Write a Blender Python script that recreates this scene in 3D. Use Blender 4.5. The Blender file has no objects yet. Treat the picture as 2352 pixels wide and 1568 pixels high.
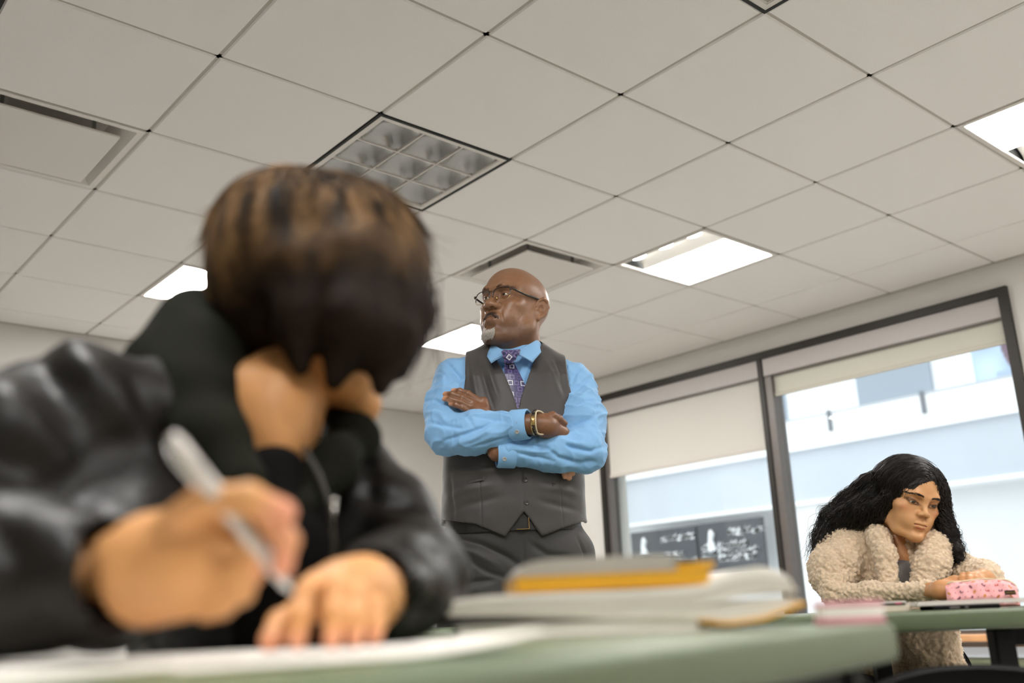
import bpy, bmesh, math, random
import numpy as np
from mathutils import Vector, Matrix

S = bpy.context.scene
COL = S.collection
# ------------------------------------------------------------------ camera, world, lights, exposure
H = 2.531                                   # suspended ceiling height
TILE = 0.61
CAM = np.array([-0.46966, -2.02927, 0.77])
cam_d = bpy.data.cameras.new('camera'); cam = bpy.data.objects.new('camera', cam_d); COL.objects.link(cam)
yaw, pitch, roll = 0.710904910, 0.279724213, -0.0387390134
fw = Vector((math.sin(yaw)*math.cos(pitch), math.cos(yaw)*math.cos(pitch), math.sin(pitch)))
rt0 = Vector((math.cos(yaw), -math.sin(yaw), 0)); up0 = rt0.cross(fw)
rt = rt0*math.cos(roll) + up0*math.sin(roll); up = -rt0*math.sin(roll) + up0*math.cos(roll)
cam.matrix_world = Matrix(((rt.x, up.x, -fw.x, CAM[0]), (rt.y, up.y, -fw.y, CAM[1]), (rt.z, up.z, -fw.z, CAM[2]), (0, 0, 0, 1)))
cam_d.sensor_fit = 'HORIZONTAL'; cam_d.sensor_width = 36.0; cam_d.lens = 2210.229/2352*36
cam_d.clip_start = 0.02; cam_d.clip_end = 200
cam_d.dof.use_dof = True; cam_d.dof.focus_distance = 2.78; cam_d.dof.aperture_fstop = 2.2
S.camera = cam
S.view_settings.view_transform = 'Standard'; S.view_settings.look = 'None'
S.view_settings.gamma = 1.0; S.view_settings.use_curve_mapping = False
S.view_settings.exposure = 0.0
LAMP = 41.0                                  # radiance of the lit ceiling panels
world = bpy.data.worlds.new('overcast_sky'); S.world = world; world.use_nodes = True
wb = world.node_tree.nodes['Background']; wb.inputs['Color'].default_value = (0.95, 0.975, 1.0, 1); wb.inputs['Strength'].default_value = 2.1

# ------------------------------------------------------------------ small helpers
def lin(c):
    return tuple(((v/255)/12.92 if v/255 <= 0.04045 else ((v/255+0.055)/1.055)**2.4) for v in c)

def link(o, parent=None):
    COL.objects.link(o)
    if parent is not None: o.parent = parent
    return o

def tag(o, label=None, cat=None, group=None, kind=None):
    if label: o['label'] = label
    if cat: o['category'] = cat
    if group: o['group'] = group
    if kind: o['kind'] = kind
    return o

def empty(name, loc=(0, 0, 0), rz=0.0, **k):
    o = bpy.data.objects.new(name, None); COL.objects.link(o)
    o.location = loc; o.rotation_euler = (0, 0, rz); o.empty_display_size = 0.05
    return tag(o, **k)

def np_mesh(name, V, F, mat=None, parent=None, smooth=True, col=None, attr=None):
    """V (n,3); F: list/array of tris/quads (possibly list of both)."""
    V = np.asarray(V, dtype=np.float32).reshape(-1, 3)
    me = bpy.data.meshes.new(name)
    if isinstance(F, np.ndarray) and F.ndim == 2:
        n, k = F.shape; loops = F.ravel().astype(np.int32); starts = np.arange(0, n*k, k, dtype=np.int32); tot = np.full(n, k, dtype=np.int32)
    else:
        tot = np.array([len(f) for f in F], dtype=np.int32); loops = np.array([i for f in F for i in f], dtype=np.int32)
        starts = np.concatenate([[0], np.cumsum(tot)[:-1]]).astype(np.int32); n = len(tot)
    me.vertices.add(len(V)); me.vertices.foreach_set('co', V.ravel())
    me.loops.add(len(loops)); me.loops.foreach_set('vertex_index', loops)
    me.polygons.add(n); me.polygons.foreach_set('loop_start', starts); me.polygons.foreach_set('loop_total', tot)
    me.polygons.foreach_set('use_smooth', np.full(n, bool(smooth)))
    me.update(calc_edges=True); me.validate()
    if col is not None:
        a = me.color_attributes.new('Col', 'FLOAT_COLOR', 'POINT')
        c = np.ones((len(V), 4), dtype=np.float32); c[:, :3] = col; a.data.foreach_set('color', c.ravel())
    if mat: me.materials.append(mat)
    o = bpy.data.objects.new(name, me)
    return link(o, parent)

class MB:
    """collects boxes, tubes, prisms ... into one mesh"""
    def __init__(s): s.v = []; s.f = []
    def add(s, v, f):
        b = len(s.v); s.v.extend([tuple(float(x) for x in q) for q in v]); s.f.extend([tuple(i+b for i in q) for q in f]); return s
    def box(s, lo, hi):
        x0, y0, z0 = lo; x1, y1, z1 = hi
        return s.add([(x0,y0,z0),(x1,y0,z0),(x1,y1,z0),(x0,y1,z0),(x0,y0,z1),(x1,y0,z1),(x1,y1,z1),(x0,y1,z1)],
                     [(0,3,2,1),(4,5,6,7),(0,1,5,4),(1,2,6,5),(2,3,7,6),(3,0,4,7)])
    def rbox(s, lo, hi, r=0.004):
        """box with chamfered edges"""
        bm = bmesh.new(); bmesh.ops.create_cube(bm, size=1)
        c = [(a+b)/2 for a, b in zip(lo, hi)]; d = [b-a for a, b in zip(lo, hi)]
        for v in bm.verts: v.co = Vector((c[0]+v.co.x*d[0], c[1]+v.co.y*d[1], c[2]+v.co.z*d[2]))
        bmesh.ops.bevel(bm, geom=list(bm.edges), offset=r, segments=2, affect='EDGES', profile=0.5)
        bm.verts.index_update()
        s.add([v.co[:] for v in bm.verts], [[v.index for v in f.verts] for f in bm.faces]); bm.free(); return s
    def tube(s, pts, r, n=8, closed=False, cap=True):
        pts = np.asarray(pts, float); m = len(pts); rr = np.broadcast_to(np.asarray(r, float), (m,))
        T = np.gradient(pts, axis=0) if not closed else np.roll(pts, -1, 0)-np.roll(pts, 1, 0)
        T /= np.linalg.norm(T, axis=1, keepdims=True)+1e-12
        a = np.array([0, 0, 1.0]) if abs(T[0, 2]) < .9 else np.array([1.0, 0, 0])
        N = np.cross(T[0], a); N /= np.linalg.norm(N); V = []
        for i in range(m):
            N = N-T[i]*np.dot(N, T[i]); N /= np.linalg.norm(N)+1e-12; B = np.cross(T[i], N)
            for k in range(n):
                t = 2*math.pi*k/n; V.append(pts[i]+rr[i]*(math.cos(t)*N+math.sin(t)*B))
        F = []
        for i in range(m if closed else m-1):
            j = (i+1) % m
            for k in range(n): F.append((i*n+k, i*n+(k+1) % n, j*n+(k+1) % n, j*n+k))
        if cap and not closed: F.append(tuple(range(n))[::-1]); F.append(tuple(range((m-1)*n, m*n)))
        return s.add(V, F)
    def ball(s, c, r, n=10, m=7):
        r = np.broadcast_to(np.asarray(r, float), (3,)); V = [(c[0], c[1], c[2]+r[2])]; F = []
        for i in range(1, m):
            ph = math.pi*i/m
            for k in range(n): t = 2*math.pi*k/n; V.append((c[0]+r[0]*math.sin(ph)*math.cos(t), c[1]+r[1]*math.sin(ph)*math.sin(t), c[2]+r[2]*math.cos(ph)))
        V.append((c[0], c[1], c[2]-r[2])); e = len(V)-1
        for k in range(n): F.append((0, 1+k, 1+(k+1) % n)); F.append((e, e-n+(k+1) % n, e-n+k))
        for i in range(m-2):
            for k in range(n): F.append((1+i*n+k, 1+(i+1)*n+k, 1+(i+1)*n+(k+1) % n, 1+i*n+(k+1) % n))
        return s.add(V, F)
    def prism(s, poly, z0, z1):
        n = len(poly); return s.add([(x, y, z0) for x, y in poly]+[(x, y, z1) for x, y in poly],
            [tuple(range(n))[::-1], tuple(range(n, 2*n))]+[(i, (i+1) % n, n+(i+1) % n, n+i) for i in range(n)])
    def xf(s, M):
        s.v = [tuple(M @ Vector(q)) for q in s.v]; return s
    def build(s, name, mat, parent=None, smooth=False, bevel=0):
        o = np_mesh(name, s.v, s.f, mat, parent, smooth)
        if smooth == 'auto':
            o.data.polygons.foreach_set('use_smooth', np.ones(len(o.data.polygons), bool)); o.data.set_sharp_from_angle(angle=math.radians(40))
        return o

def mat(name, color, rough=0.6, metal=0.0, spec=0.5, noise=0.0, nscale=20.0, bump=0.0, bscale=200.0, attr=False, emit=None, estr=1.0,
        alpha=None, trans=0.0, sheen=0.0, coat=0.0, wave=None, detail=3.0, aniso=None):
    m = bpy.data.materials.new(name); m.use_nodes = True; nt = m.node_tree; N = nt.nodes; L = nt.links
    b = N['Principled BSDF']; c = lin(color) if max(color) > 1.001 else color
    b.inputs['Base Color'].default_value = (*c, 1); b.inputs['Roughness'].default_value = rough; b.inputs['Metallic'].default_value = metal
    b.inputs['Specular IOR Level'].default_value = spec
    if trans: b.inputs['Transmission Weight'].default_value = trans
    if sheen: b.inputs['Sheen Weight'].default_value = sheen; b.inputs['Sheen Roughness'].default_value = 0.4
    if coat: b.inputs['Coat Weight'].default_value = coat; b.inputs['Coat Roughness'].default_value = 0.15
    if emit is not None:
        b.inputs['Emission Color'].default_value = (*(lin(emit) if max(emit) > 1.001 else emit), 1); b.inputs['Emission Strength'].default_value = estr
    tc = N.new('ShaderNodeTexCoord'); src = None
    if attr:
        at = N.new('ShaderNodeAttribute'); at.attribute_name = 'Col'; src = at.outputs['Color']
    if noise:
        t = N.new('ShaderNodeTexNoise'); t.inputs['Scale'].default_value = nscale; t.inputs['Detail'].default_value = detail
        L.new(tc.outputs['Object'], t.inputs['Vector'])
        mr = N.new('ShaderNodeMapRange'); mr.inputs['From Min'].default_value = 0.3; mr.inputs['From Max'].default_value = 0.7
        mr.inputs['To Min'].default_value = 1-noise; mr.inputs['To Max'].default_value = 1+noise; L.new(t.outputs['Fac'], mr.inputs['Value'])
        mx = N.new('ShaderNodeMix'); mx.data_type = 'RGBA'; mx.blend_type = 'MULTIPLY'; mx.inputs['Factor'].default_value = 1
        if src is not None: L.new(src, mx.inputs['A'])
        else: mx.inputs['A'].default_value = (*c, 1)
        L.new(mr.outputs['Result'], mx.inputs['B']); src = mx.outputs['Result']
    if src is not None: L.new(src, b.inputs['Base Color'])
    if bump:
        t = N.new('ShaderNodeTexNoise'); t.inputs['Scale'].default_value = bscale; t.inputs['Detail'].default_value = 3
        L.new(tc.outputs['Object'], t.inputs['Vector']); h = t.outputs['Fac']
        if wave:
            w = N.new('ShaderNodeTexWave'); w.inputs['Scale'].default_value = wave; L.new(tc.outputs['Object'], w.inputs['Vector']); h = w.outputs['Fac']
        bp = N.new('ShaderNodeBump'); bp.inputs['Strength'].default_value = bump; bp.inputs['Distance'].default_value = 0.002
        L.new(h, bp.inputs['Height']); L.new(bp.outputs['Normal'], b.inputs['Normal'])
    return m

def glass_mat(name, tint=(1, 1, 1), refl=0.08, rough=0.02):
    m = bpy.data.materials.new(name); m.use_nodes = True; nt = m.node_tree; N = nt.nodes; L = nt.links
    N.remove(N['Principled BSDF']); o = N['Material Output']
    t = N.new('ShaderNodeBsdfTransparent'); t.inputs['Color'].default_value = (*tint, 1)
    g = N.new('ShaderNodeBsdfGlossy'); g.inputs['Roughness'].default_value = rough
    f = N.new('ShaderNodeFresnel'); f.inputs['IOR'].default_value = 1.45
    ml = N.new('ShaderNodeMath'); ml.operation = 'MULTIPLY'; ml.inputs[1].default_value = refl*10; L.new(f.outputs['Fac'], ml.inputs[0])
    x = N.new('ShaderNodeMixShader'); L.new(ml.outputs[0], x.inputs[0]); L.new(t.outputs[0], x.inputs[1]); L.new(g.outputs[0], x.inputs[2]); L.new(x.outputs[0], o.inputs['Surface'])
    return m
# ------------------------------------------------------------------ materials of the room
M = {}
M['wall'] = mat('painted_wall', (210, 207, 201), 0.85, noise=0.02, nscale=3, bump=0.15, bscale=350)
M['tile'] = mat('mineral_fibre_tile', (233, 230, 226), 0.9, noise=0.03, nscale=260, bump=0.35, bscale=420, detail=6)
M['rail'] = mat('painted_grid_rail', (176, 170, 160), 0.5)
M['white_metal'] = mat('white_enamel', (214, 209, 202), 0.4)
M['louver'] = mat('anodised_louver', (158, 159, 158), 0.2, metal=0.9)
M['dark_recess'] = mat('dark_recess', (22, 24, 22), 0.7)
M['bronze'] = mat('dark_bronze_frame', (44, 40, 35), 0.45, metal=0.3, noise=0.06, nscale=30)
M['bronze_lt'] = mat('grey_bronze_frame', (104, 98, 94), 0.4, metal=0.3, noise=0.04, nscale=30)
M['glow'] = mat('lit_diffuser', (255, 255, 255), 0.5, emit=(1.0, 0.98, 0.955), estr=LAMP)
M['carpet'] = mat('carpet', (184, 181, 176), 0.95, noise=0.25, nscale=180, bump=0.6, bscale=500)
M['glass'] = glass_mat('window_glass', (0.96, 0.985, 0.98), 0.06)

def struct(o): o['kind'] = 'structure'; return o
def sbox(name, lo, hi, m, parent=None):
    o = MB().box(lo, hi).build(name, m, parent)
    return o if parent else struct(o)

X0, X1, Y0, Y1 = -3.66, 4.77, -4.88, 4.80
JX, JY = 2.35, 3.93                          # the far wall steps forward left of JX
floor = sbox('floor', (X0-0.2, Y0-0.2, -0.12), (X1+0.3, Y1+0.2, 0), M['carpet'])
sbox('wall_left', (X0-0.2, Y0, 0), (X0, JY, H+0.4), M['wall'])
sbox('wall_rear', (X0-0.2, Y0-0.2, 0), (X1+0.25, Y0, H+0.4), M['wall'])
sbox('wall_back', (JX, Y1, 0), (X1+0.25, Y1+0.2, H+0.4), M['wall'])
sbox('wall_back_left', (X0-0.2, JY, 0), (JX, JY+1.07, H+0.4), M['wall'])
# window wall with its opening
WY0, WY1, WZ0, WZ1 = -0.045, 3.065, 0.60, 2.385
w = MB(); w.box((X1, Y0, 0), (X1+0.25, WY0, H+0.4)); w.box((X1, WY1, 0), (X1+0.25, Y1, H+0.4)); w.box((X1, WY0, WZ1), (X1+0.25, WY1, H+0.4)); w.box((X1, WY0, 0), (X1+0.25, WY1, WZ0-0.03))
struct(w.build('wall_right', M['wall']))
sbox('baseboard_right', (X1-0.012, Y0, 0), (X1, Y1, 0.1), mat('rubber_base', (70, 66, 60), 0.6))
sbox('baseboard_back', (JX, Y1-0.012, 0), (X1, Y1, 0.1), bpy.data.materials['rubber_base'])

# ---- ceiling: slab, grid rails, one object per tile
ceiling = sbox('ceiling', (X0-0.2, Y0-0.2, H+0.32), (X1+0.25, Y1+0.2, H+0.4), M['dark_recess'])
A0, A1, B0, B1 = -6, 8, -8, 8                # tile columns along X, rows along Y
def rail(lo, hi): 
    o = MB().box(lo, hi).build('grid_rail', M['rail'], ceiling); return o
for a in range(A0, A1):
    x = a*TILE; y1 = JY if x < JX else Y1
    rail((x-0.012, Y0, H+0.006), (x+0.012, y1, H+0.03))
for b in range(B0, B1):
    y = b*TILE
    if y > Y1: continue
    rail((X0 if y < JY else JX, y-0.012, H+0.006), (X1, y+0.012, H+0.0295))
# edge angles where the ceiling meets the walls
rail((X1-0.022, Y0, H-0.003), (X1, Y1, H+0.004)); rail((JX, Y1-0.022, H-0.003), (X1, Y1, H+0.004)); rail((X0, JY-0.022, H-0.003), (JX, JY, H+0.004))
FIX = {(5, -2): 'lit', (5, 1): 'lit', (5, 4): 'lit', (2, 4): 'lit', (2, 1): 'off', (2, -2): 'off', (-1, -2): 'lit', (-1, 1): 'off', (2, -5): 'lit', (-1, -5): 'lit', (5, -5): 'lit', (-4, -2): 'off'}
VENT = [(4, 2), (0, 2)]
def tile_mesh(dx, dy):
    c = 0.005; hx, hy = dx/2-0.0055, dy/2-0.0055
    V = []; 
    for (ox, oy, z) in ((hx, hy, 0.018), (hx, hy, c), (hx-c, hy-c, 0.0)):
        V += [(-ox, -oy, z), (ox, -oy, z), (ox, oy, z), (-ox, oy, z)]
    F = [(8, 11, 10, 9), (0, 1, 2, 3)]
    for r in (0, 4):
        for k in range(4): F.append((r+k, r+4+k, r+4+(k+1) % 4, r+(k+1) % 4))
    me = bpy.data.meshes.new('ceiling_tile'); me.from_pydata(V, [], F); me.materials.append(M['tile']); me.update(); return me
TM = {}
for a in range(A0, A1):
    for b in range(B0, B1):
        if (a, b) in FIX or (a, b) in VENT: continue
        xa, xb = a*TILE, min((a+1)*TILE, X1); ya, yb = b*TILE, (b+1)*TILE
        lim = JY if (xa+xb)/2 < JX else Y1
        yb = min(yb, lim)
        if xb-xa < 0.03 or yb-ya < 0.03: continue
        k = (round(xb-xa, 3), round(yb-ya, 3))
        if k not in TM: TM[k] = tile_mesh(*k)
        o = bpy.data.objects.new('ceiling_tile', TM[k]); link(o, ceiling); o.location = ((xa+xb)/2, (ya+yb)/2, H)

# ---- ceiling lights
def louver_cell(parent, x0, y0, x1, y1, z, depth):
    n = 10; V = []; F = []
    for i in range(n+1):
        for j in range(n+1):
            u, v = i/n*2-1, j/n*2-1
            d = depth*(1-abs(u)**2.6)*(1-abs(v)**2.6)
            V.append((x0+(x1-x0)*i/n, y0+(y1-y0)*j/n, z+d))
    for i in range(n):
        for j in range(n): q = i*(n+1)+j; F.append((q, q+1, q+n+2, q+n+1))
    np_mesh('reflector', V, np.array(F), M['louver'], parent, True)
def light(a, b, state, label, strip=None):
    x, y = a*TILE, b*TILE; T = TILE
    r = empty('ceiling_light', (x, y, H), label=label, cat='light', group='square ceiling lights in the grid')
    h = MB(); t = 0.02                                        # housing: frame flange and box above
    h.box((0.008, 0.008, 0.0), (T-0.008, 0.008+t, 0.012)); h.box((0.008, T-0.008-t, 0.0), (T-0.008, T-0.008, 0.012))
    h.box((0.008, 0.008+t, 0.0), (0.008+t, T-0.008-t, 0.012)); h.box((T-0.008-t, 0.008+t, 0.0), (T-0.008, T-0.008-t, 0.012))
    h.build('frame', M['white_metal'], r)
    k = MB(); g = 0.006
    k.box((g, g, 0.012), (T-g, T-g, 0.02)) if False else None
    for lo, hi in (((g, g, 0.013), (g+0.012, T-g, 0.12)), ((T-g-0.012, g, 0.013), (T-g, T-g, 0.12)), ((g, g, 0.013), (T-g, g+0.012, 0.12)), ((g, T-g-0.012, 0.013), (T-g, T-g, 0.12)), ((g, g, 0.12), (T-g, T-g, 0.13))): k.box(lo, hi)
    k.build('housing', M['dark_recess'], r)
    i0, i1 = 0.03, T-0.03
    if state == 'off':
        c = (i1-i0)/3
        fr = MB()
        for q in range(4):
            u = i0+q*c; fr.box((u-0.003, i0, 0.002), (u+0.003, i1, 0.03)); fr.box((i0, u-0.003, 0.0025), (i1, u+0.003, 0.0295))
        fr.build('louver_blades', M['white_metal'], r)
        for p in range(3):
            for q in range(3): louver_cell(r, i0+p*c+0.003, i0+q*c+0.003, i0+(p+1)*c-0.003, i0+(q+1)*c-0.003, 0.012, 0.055)
        d = MB()                                             # dark strips stand in for the gap's darkness around the frame
        for lo, hi in (((-0.004, -0.004, -0.002), (0.008, T+0.004, 0.004)), ((T-0.008, -0.004, -0.002), (T+0.004, T+0.004, 0.004)), ((0.008, -0.004, -0.002), (T-0.008, 0.008, 0.004)), ((0.008, T-0.008, -0.002), (T-0.008, T+0.004, 0.004))): d.box(lo, hi)
        d.build('gap_strip', M['dark_recess'], r)
    else:
        c = (i1-i0)/3; xs = (i0, i1)
        if strip == 'low': xs = (i0+c, i1)
        if strip == 'high': xs = (i0, i1-c)
        MB().box((xs[0], i0, 0.008), (xs[1], i1, 0.016)).build('diffuser', M['glow'], r)
        if strip:
            s0, s1 = (i0, i0+c) if strip == 'low' else (i1-c, i1)
            n = 12; V = []
            for i in range(n+1):
                u = i/n; z = 0.012+0.05*math.sin(math.pi*u)**0.7 if 0 < u < 1 else 0.012
                V += [(s0+(s1-s0)*u, i0, z), (s0+(s1-s0)*u, i1, z)]
            np_mesh('reflector', V, [(2*i, 2*i+1, 2*i+3, 2*i+2) for i in range(n)], mat('satin_reflector', (196, 194, 188), 0.35, metal=0.6) if 'satin_reflector' not in bpy.data.materials else bpy.data.materials['satin_reflector'], r, True)
            for q in range(3):
                yy = i0+(q+0.5)*(i1-i0)/3; w_ = 0.045
                pts = [(0.03*math.cos(t), w_*math.sin(t)) for t in np.linspace(0, 2*math.pi, 17)[:-1]]
                xm = (s0*0.78+s1*0.22) if strip == 'low' else (s1*0.72+s0*0.28)
                MB().prism([(xm+px*0.9, yy+py) for px, py in pts], 0.022, 0.03).build('glow', M['glow'], r)  # glowing ovals stand in for lamp reflections in the strip
    return r
LBL = {(5, 1): ('lit square ceiling light with grey strip and bright spots, right of the man', 'low'),
       (5, -2): ('lit square ceiling light cut off by the upper right edge of the view', 'high'),
       (5, 4): ('lit square ceiling light just left of the bearded man\'s chin', None),
       (2, 4): ('lit square ceiling light half hidden behind the black hood', None),
       (2, 1): ('unlit square ceiling light with nine grey louvre cells behind the brown hair', None),
       (2, -2): ('unlit ceiling light peeking in at the top edge of the view', None)}
NB = {(-1, -2): 'lit ceiling light overhead left of the camera', (-1, 1): 'unlit ceiling light beyond the left edge of the view', (2, -5): 'lit ceiling light over the back of the room behind the camera',
      (-1, -5): 'lit ceiling light nearest the rear wall on the left', (5, -5): 'lit ceiling light in the corner by window wall and rear wall', (-4, -2): 'unlit ceiling light nearest the left wall'}
for (a, b), st in FIX.items():
    l, s = LBL.get((a, b), (NB.get((a, b)), None)); light(a, b, st, l, s)

# ---- supply air vents: sloped pan with a floating square plate
def vent(a, b, label):
    r = empty('air_vent', (a*TILE, b*TILE, H), label=label, cat='vent', group='square air vents in the ceiling'); T = TILE
    def ring(m, o, zo, i, zi):
        m.add([(o, o, zo), (T-o, o, zo), (T-o, T-o, zo), (o, T-o, zo), (i, i, zi), (T-i, i, zi), (T-i, T-i, zi), (i, T-i, zi)],
              [(k, (k+1) % 4, 4+(k+1) % 4, 4+k)[::-1] for k in range(4)])
    m = MB(); ring(m, 0.007, 0.0, 0.03, 0.0); ring(m, 0.03, 0.0, 0.10, 0.06); ring(m, 0.007, 0.012, 0.0071, 0.0); m.build('pan', M['white_metal'], r)
    m = MB(); ring(m, 0.10, 0.06, 0.18, 0.075); m.box((0.09, 0.09, 0.075), (T-0.09, T-0.09, 0.09)); m.build('throat', M['white_metal'], r)
    MB().rbox((0.075, 0.075, -0.016), (T-0.075, T-0.075, -0.006), 0.003).build('plate', M['white_metal'], r)
    for u in (0.15, T-0.15):
        for v in (0.15, T-0.15): MB().box((u-0.006, v-0.006, -0.006), (u+0.006, v+0.006, 0.075)).build('hanger', M['louver'], r)
vent(4, 2, 'square white air vent in the ceiling directly behind the bald head')
vent(0, 2, 'square white air vent in the ceiling at the left edge of the view')

# ---- window frame, panes, blinds
win = struct(MB().box((X1-0.03, WY0, WZ1-0.045), (X1+0.1, WY1, WZ1)).build('window_1', M['bronze']))
f = MB(); f.box((X1-0.03, WY0, WZ0), (X1+0.1, WY0+0.05, WZ1-0.045)); f.build('jamb', M['bronze'], win)
f = MB(); f.box((X1-0.03, WY1-0.035, WZ0), (X1+0.0, WY1, WZ1-0.045)); f.build('jamb', M['bronze'], win)
f = MB(); f.box((X1+0.0, WY1-0.06, WZ0), (X1+0.1, WY1, WZ1-0.045)); f.build('jamb', M['bronze_lt'], win)
f = MB(); f.box((X1-0.02, 1.545, WZ0), (X1+0.1, 1.58, WZ1-0.045)); f.build('mullion', M['bronze'], win)
f = MB(); f.box((X1-0.008, 1.49, WZ0), (X1+0.1, 1.545, WZ1-0.17)); f.build('mullion', M['bronze_lt'], win)
f = MB(); f.box((X1+0.05, WY0, WZ0), (X1+0.1, WY1, WZ0+0.02)); f.build('bottom_rail', M['bronze_lt'], win)
MB().box((X1+0.06, WY0+0.05, WZ0+0.02), (X1+0.07, 1.49, WZ1-0.045)).build('pane', M['glass'], win)
MB().box((X1+0.06, 1.58, WZ0+0.02), (X1+0.07, WY1-0.06, WZ1-0.045)).build('pane', M['glass'], win)
sill = struct(MB().rbox((X1-0.10, WY0-0.03, WZ0-0.035), (X1+0.06, WY1+0.03, WZ0), 0.006).build('trim_1', mat('wood_sill', (214, 160, 112), 0.45, noise=0.12, nscale=12)))
struct(MB().rbox((X1-0.05, WY0-0.03, WZ0-0.115), (X1-0.002, WY1+0.03, WZ0-0.06), 0.006).build('trim_2', mat('white_metal_strip', (205, 212, 222), 0.35)))
struct(MB().box((X1-0.02, WY0-0.03, 0.1), (X1-0.001, WY1+0.03, WZ0-0.12)).build('trim_3', mat('green_wall_panel', (150, 155, 128), 0.6, noise=0.05, nscale=40)))
M['cassette'] = mat('blind_cassette', (182, 176, 172), 0.5)
def blind(y0, y1, zb, label, c):
    r = empty('roller_blind', (X1, (y0+y1)/2, 2.36), label=label, cat='blind', group='roller blinds in the window'); hw = (y1-y0)/2
    MB().rbox((-0.012, -hw, -0.135), (0.05, hw, -0.02), 0.004).build('cassette', M['cassette'], r)
    MB().box((-0.014, -hw, -0.142), (0.045, hw, -0.135)).build('cassette_lip', M['bronze_lt'], r)
    m = bpy.data.materials.new('blind_fabric'); m.use_nodes = True; nt = m.node_tree; b = nt.nodes['Principled BSDF']
    b.inputs['Base Color'].default_value = (*lin(c), 1); b.inputs['Roughness'].default_value = 0.9
    tl = nt.nodes.new('ShaderNodeBsdfTranslucent'); tl.inputs['Color'].default_value = (*lin(c), 1)
    x = nt.nodes.new('ShaderNodeMixShader'); x.inputs[0].default_value = 0.22
    wv = nt.nodes.new('ShaderNodeTexNoise'); wv.inputs['Scale'].default_value = 500; bp = nt.nodes.new('ShaderNodeBump'); bp.inputs['Strength'].default_value = 0.2; bp.inputs['Distance'].default_value = 0.001
    nt.links.new(wv.outputs['Fac'], bp.inputs['Height']); nt.links.new(bp.outputs['Normal'], b.inputs['Normal'])
    nt.links.new(b.outputs[0], x.inputs[1]); nt.links.new(tl.outputs[0], x.inputs[2]); nt.links.new(x.outputs[0], nt.nodes['Material Output'].inputs['Surface'])
    n = 12; V = []                                            # fabric with a very slight belly
    for i in range(n+1):
        z = -0.135+(zb-2.36+0.135)*i/n; xx = 0.022+0.004*math.sin(math.pi*i/n)
        V += [(xx, -hw+0.012, z), (xx, hw-0.012, z)]
    np_mesh('fabric', V, [(2*i, 2*i+1, 2*i+3, 2*i+2) for i in range(n)], m, r, True)
    MB().rbox((0.014, -hw+0.012, zb-2.36-0.022), (0.030, hw-0.012, zb-2.36+0.003), 0.004).build('hem_bar', mat('hem_bar', tuple(int(q*0.93) for q in c), 0.6), r)
blind(WY0+0.052, 1.543, 2.105, 'short roller blind over the window behind the seated woman', (208, 204, 188))
blind(1.582, WY1-0.037, 1.775, 'longer roller blind beside the man, pulled halfway down', (214, 208, 198))
# ------------------------------------------------------------------ outside: the building across the street
FX = 12.0
M['facade'] = mat('white_facade', (236, 238, 240), 0.7, noise=0.02, nscale=1.5)
M['facade_wh'] = mat('white_parapet', (250, 250, 250), 0.6, noise=0.01, nscale=2)
M['fascia'] = mat('blue_grey_fascia', (198, 205, 214), 0.6, noise=0.03, nscale=1.2)
bld = MB().box((FX+0.4, -12, 0), (FX+3, 26, 9)).build('storefront_building', M['facade'])
tag(bld, 'pale storefront building across the street seen through the window', 'building')
MB().box((FX-0.15, -12, 2.98), (FX+0.4, 26, 3.42)).build('parapet', M['facade_wh'], bld)
MB().box((FX-0.05, -12, 2.25), (FX+0.4, 26, 2.98)).build('fascia', M['fascia'], bld)
MB().box((FX-0.08, -12, 2.20), (FX+0.4, 26, 2.25)).build('ledge', M['facade_wh'], bld)
MB().box((FX-0.16, -12, 3.42), (FX-0.06, 26, 3.45)).build('coping', mat('grey_coping', (190, 194, 200), 0.5), bld)
for y in (-1.2, 1.1, 2.53, 3.95, 5.35, 6.75, 8.2):
    MB().box((FX-0.19, y-0.025, 3.17), (FX-0.15, y+0.025, 3.47)).build('railing_post', mat('grey_post', (120, 124, 130), 0.5) if 'grey_post' not in bpy.data.materials else bpy.data.materials['grey_post'], bld)
for (y0, y1) in ((4.04, 5.15), (6.4, 7.5), (-1.2, 0.2)):
    MB().box((FX+0.34, y0, 3.48), (FX+0.4, y1, 4.3)).build('window', mat('upper_window', (150, 160, 172), 0.25) if 'upper_window' not in bpy.data.materials else bpy.data.materials['upper_window'], bld)
for y0, y1 in ((5.9, 6.3), (10.2, 10.5)):
    MB().box((FX+0.1, y0, 0), (FX+0.39, y1, 2.2)).build('pier', M['facade_wh'], bld)
tag(MB().box((5.02, -14, -0.3), (12.4, 28, -0.02)).build('street_pavement', mat('street_pavement', (196, 198, 200), 0.9, noise=0.1, nscale=4)), kind='structure')
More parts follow.
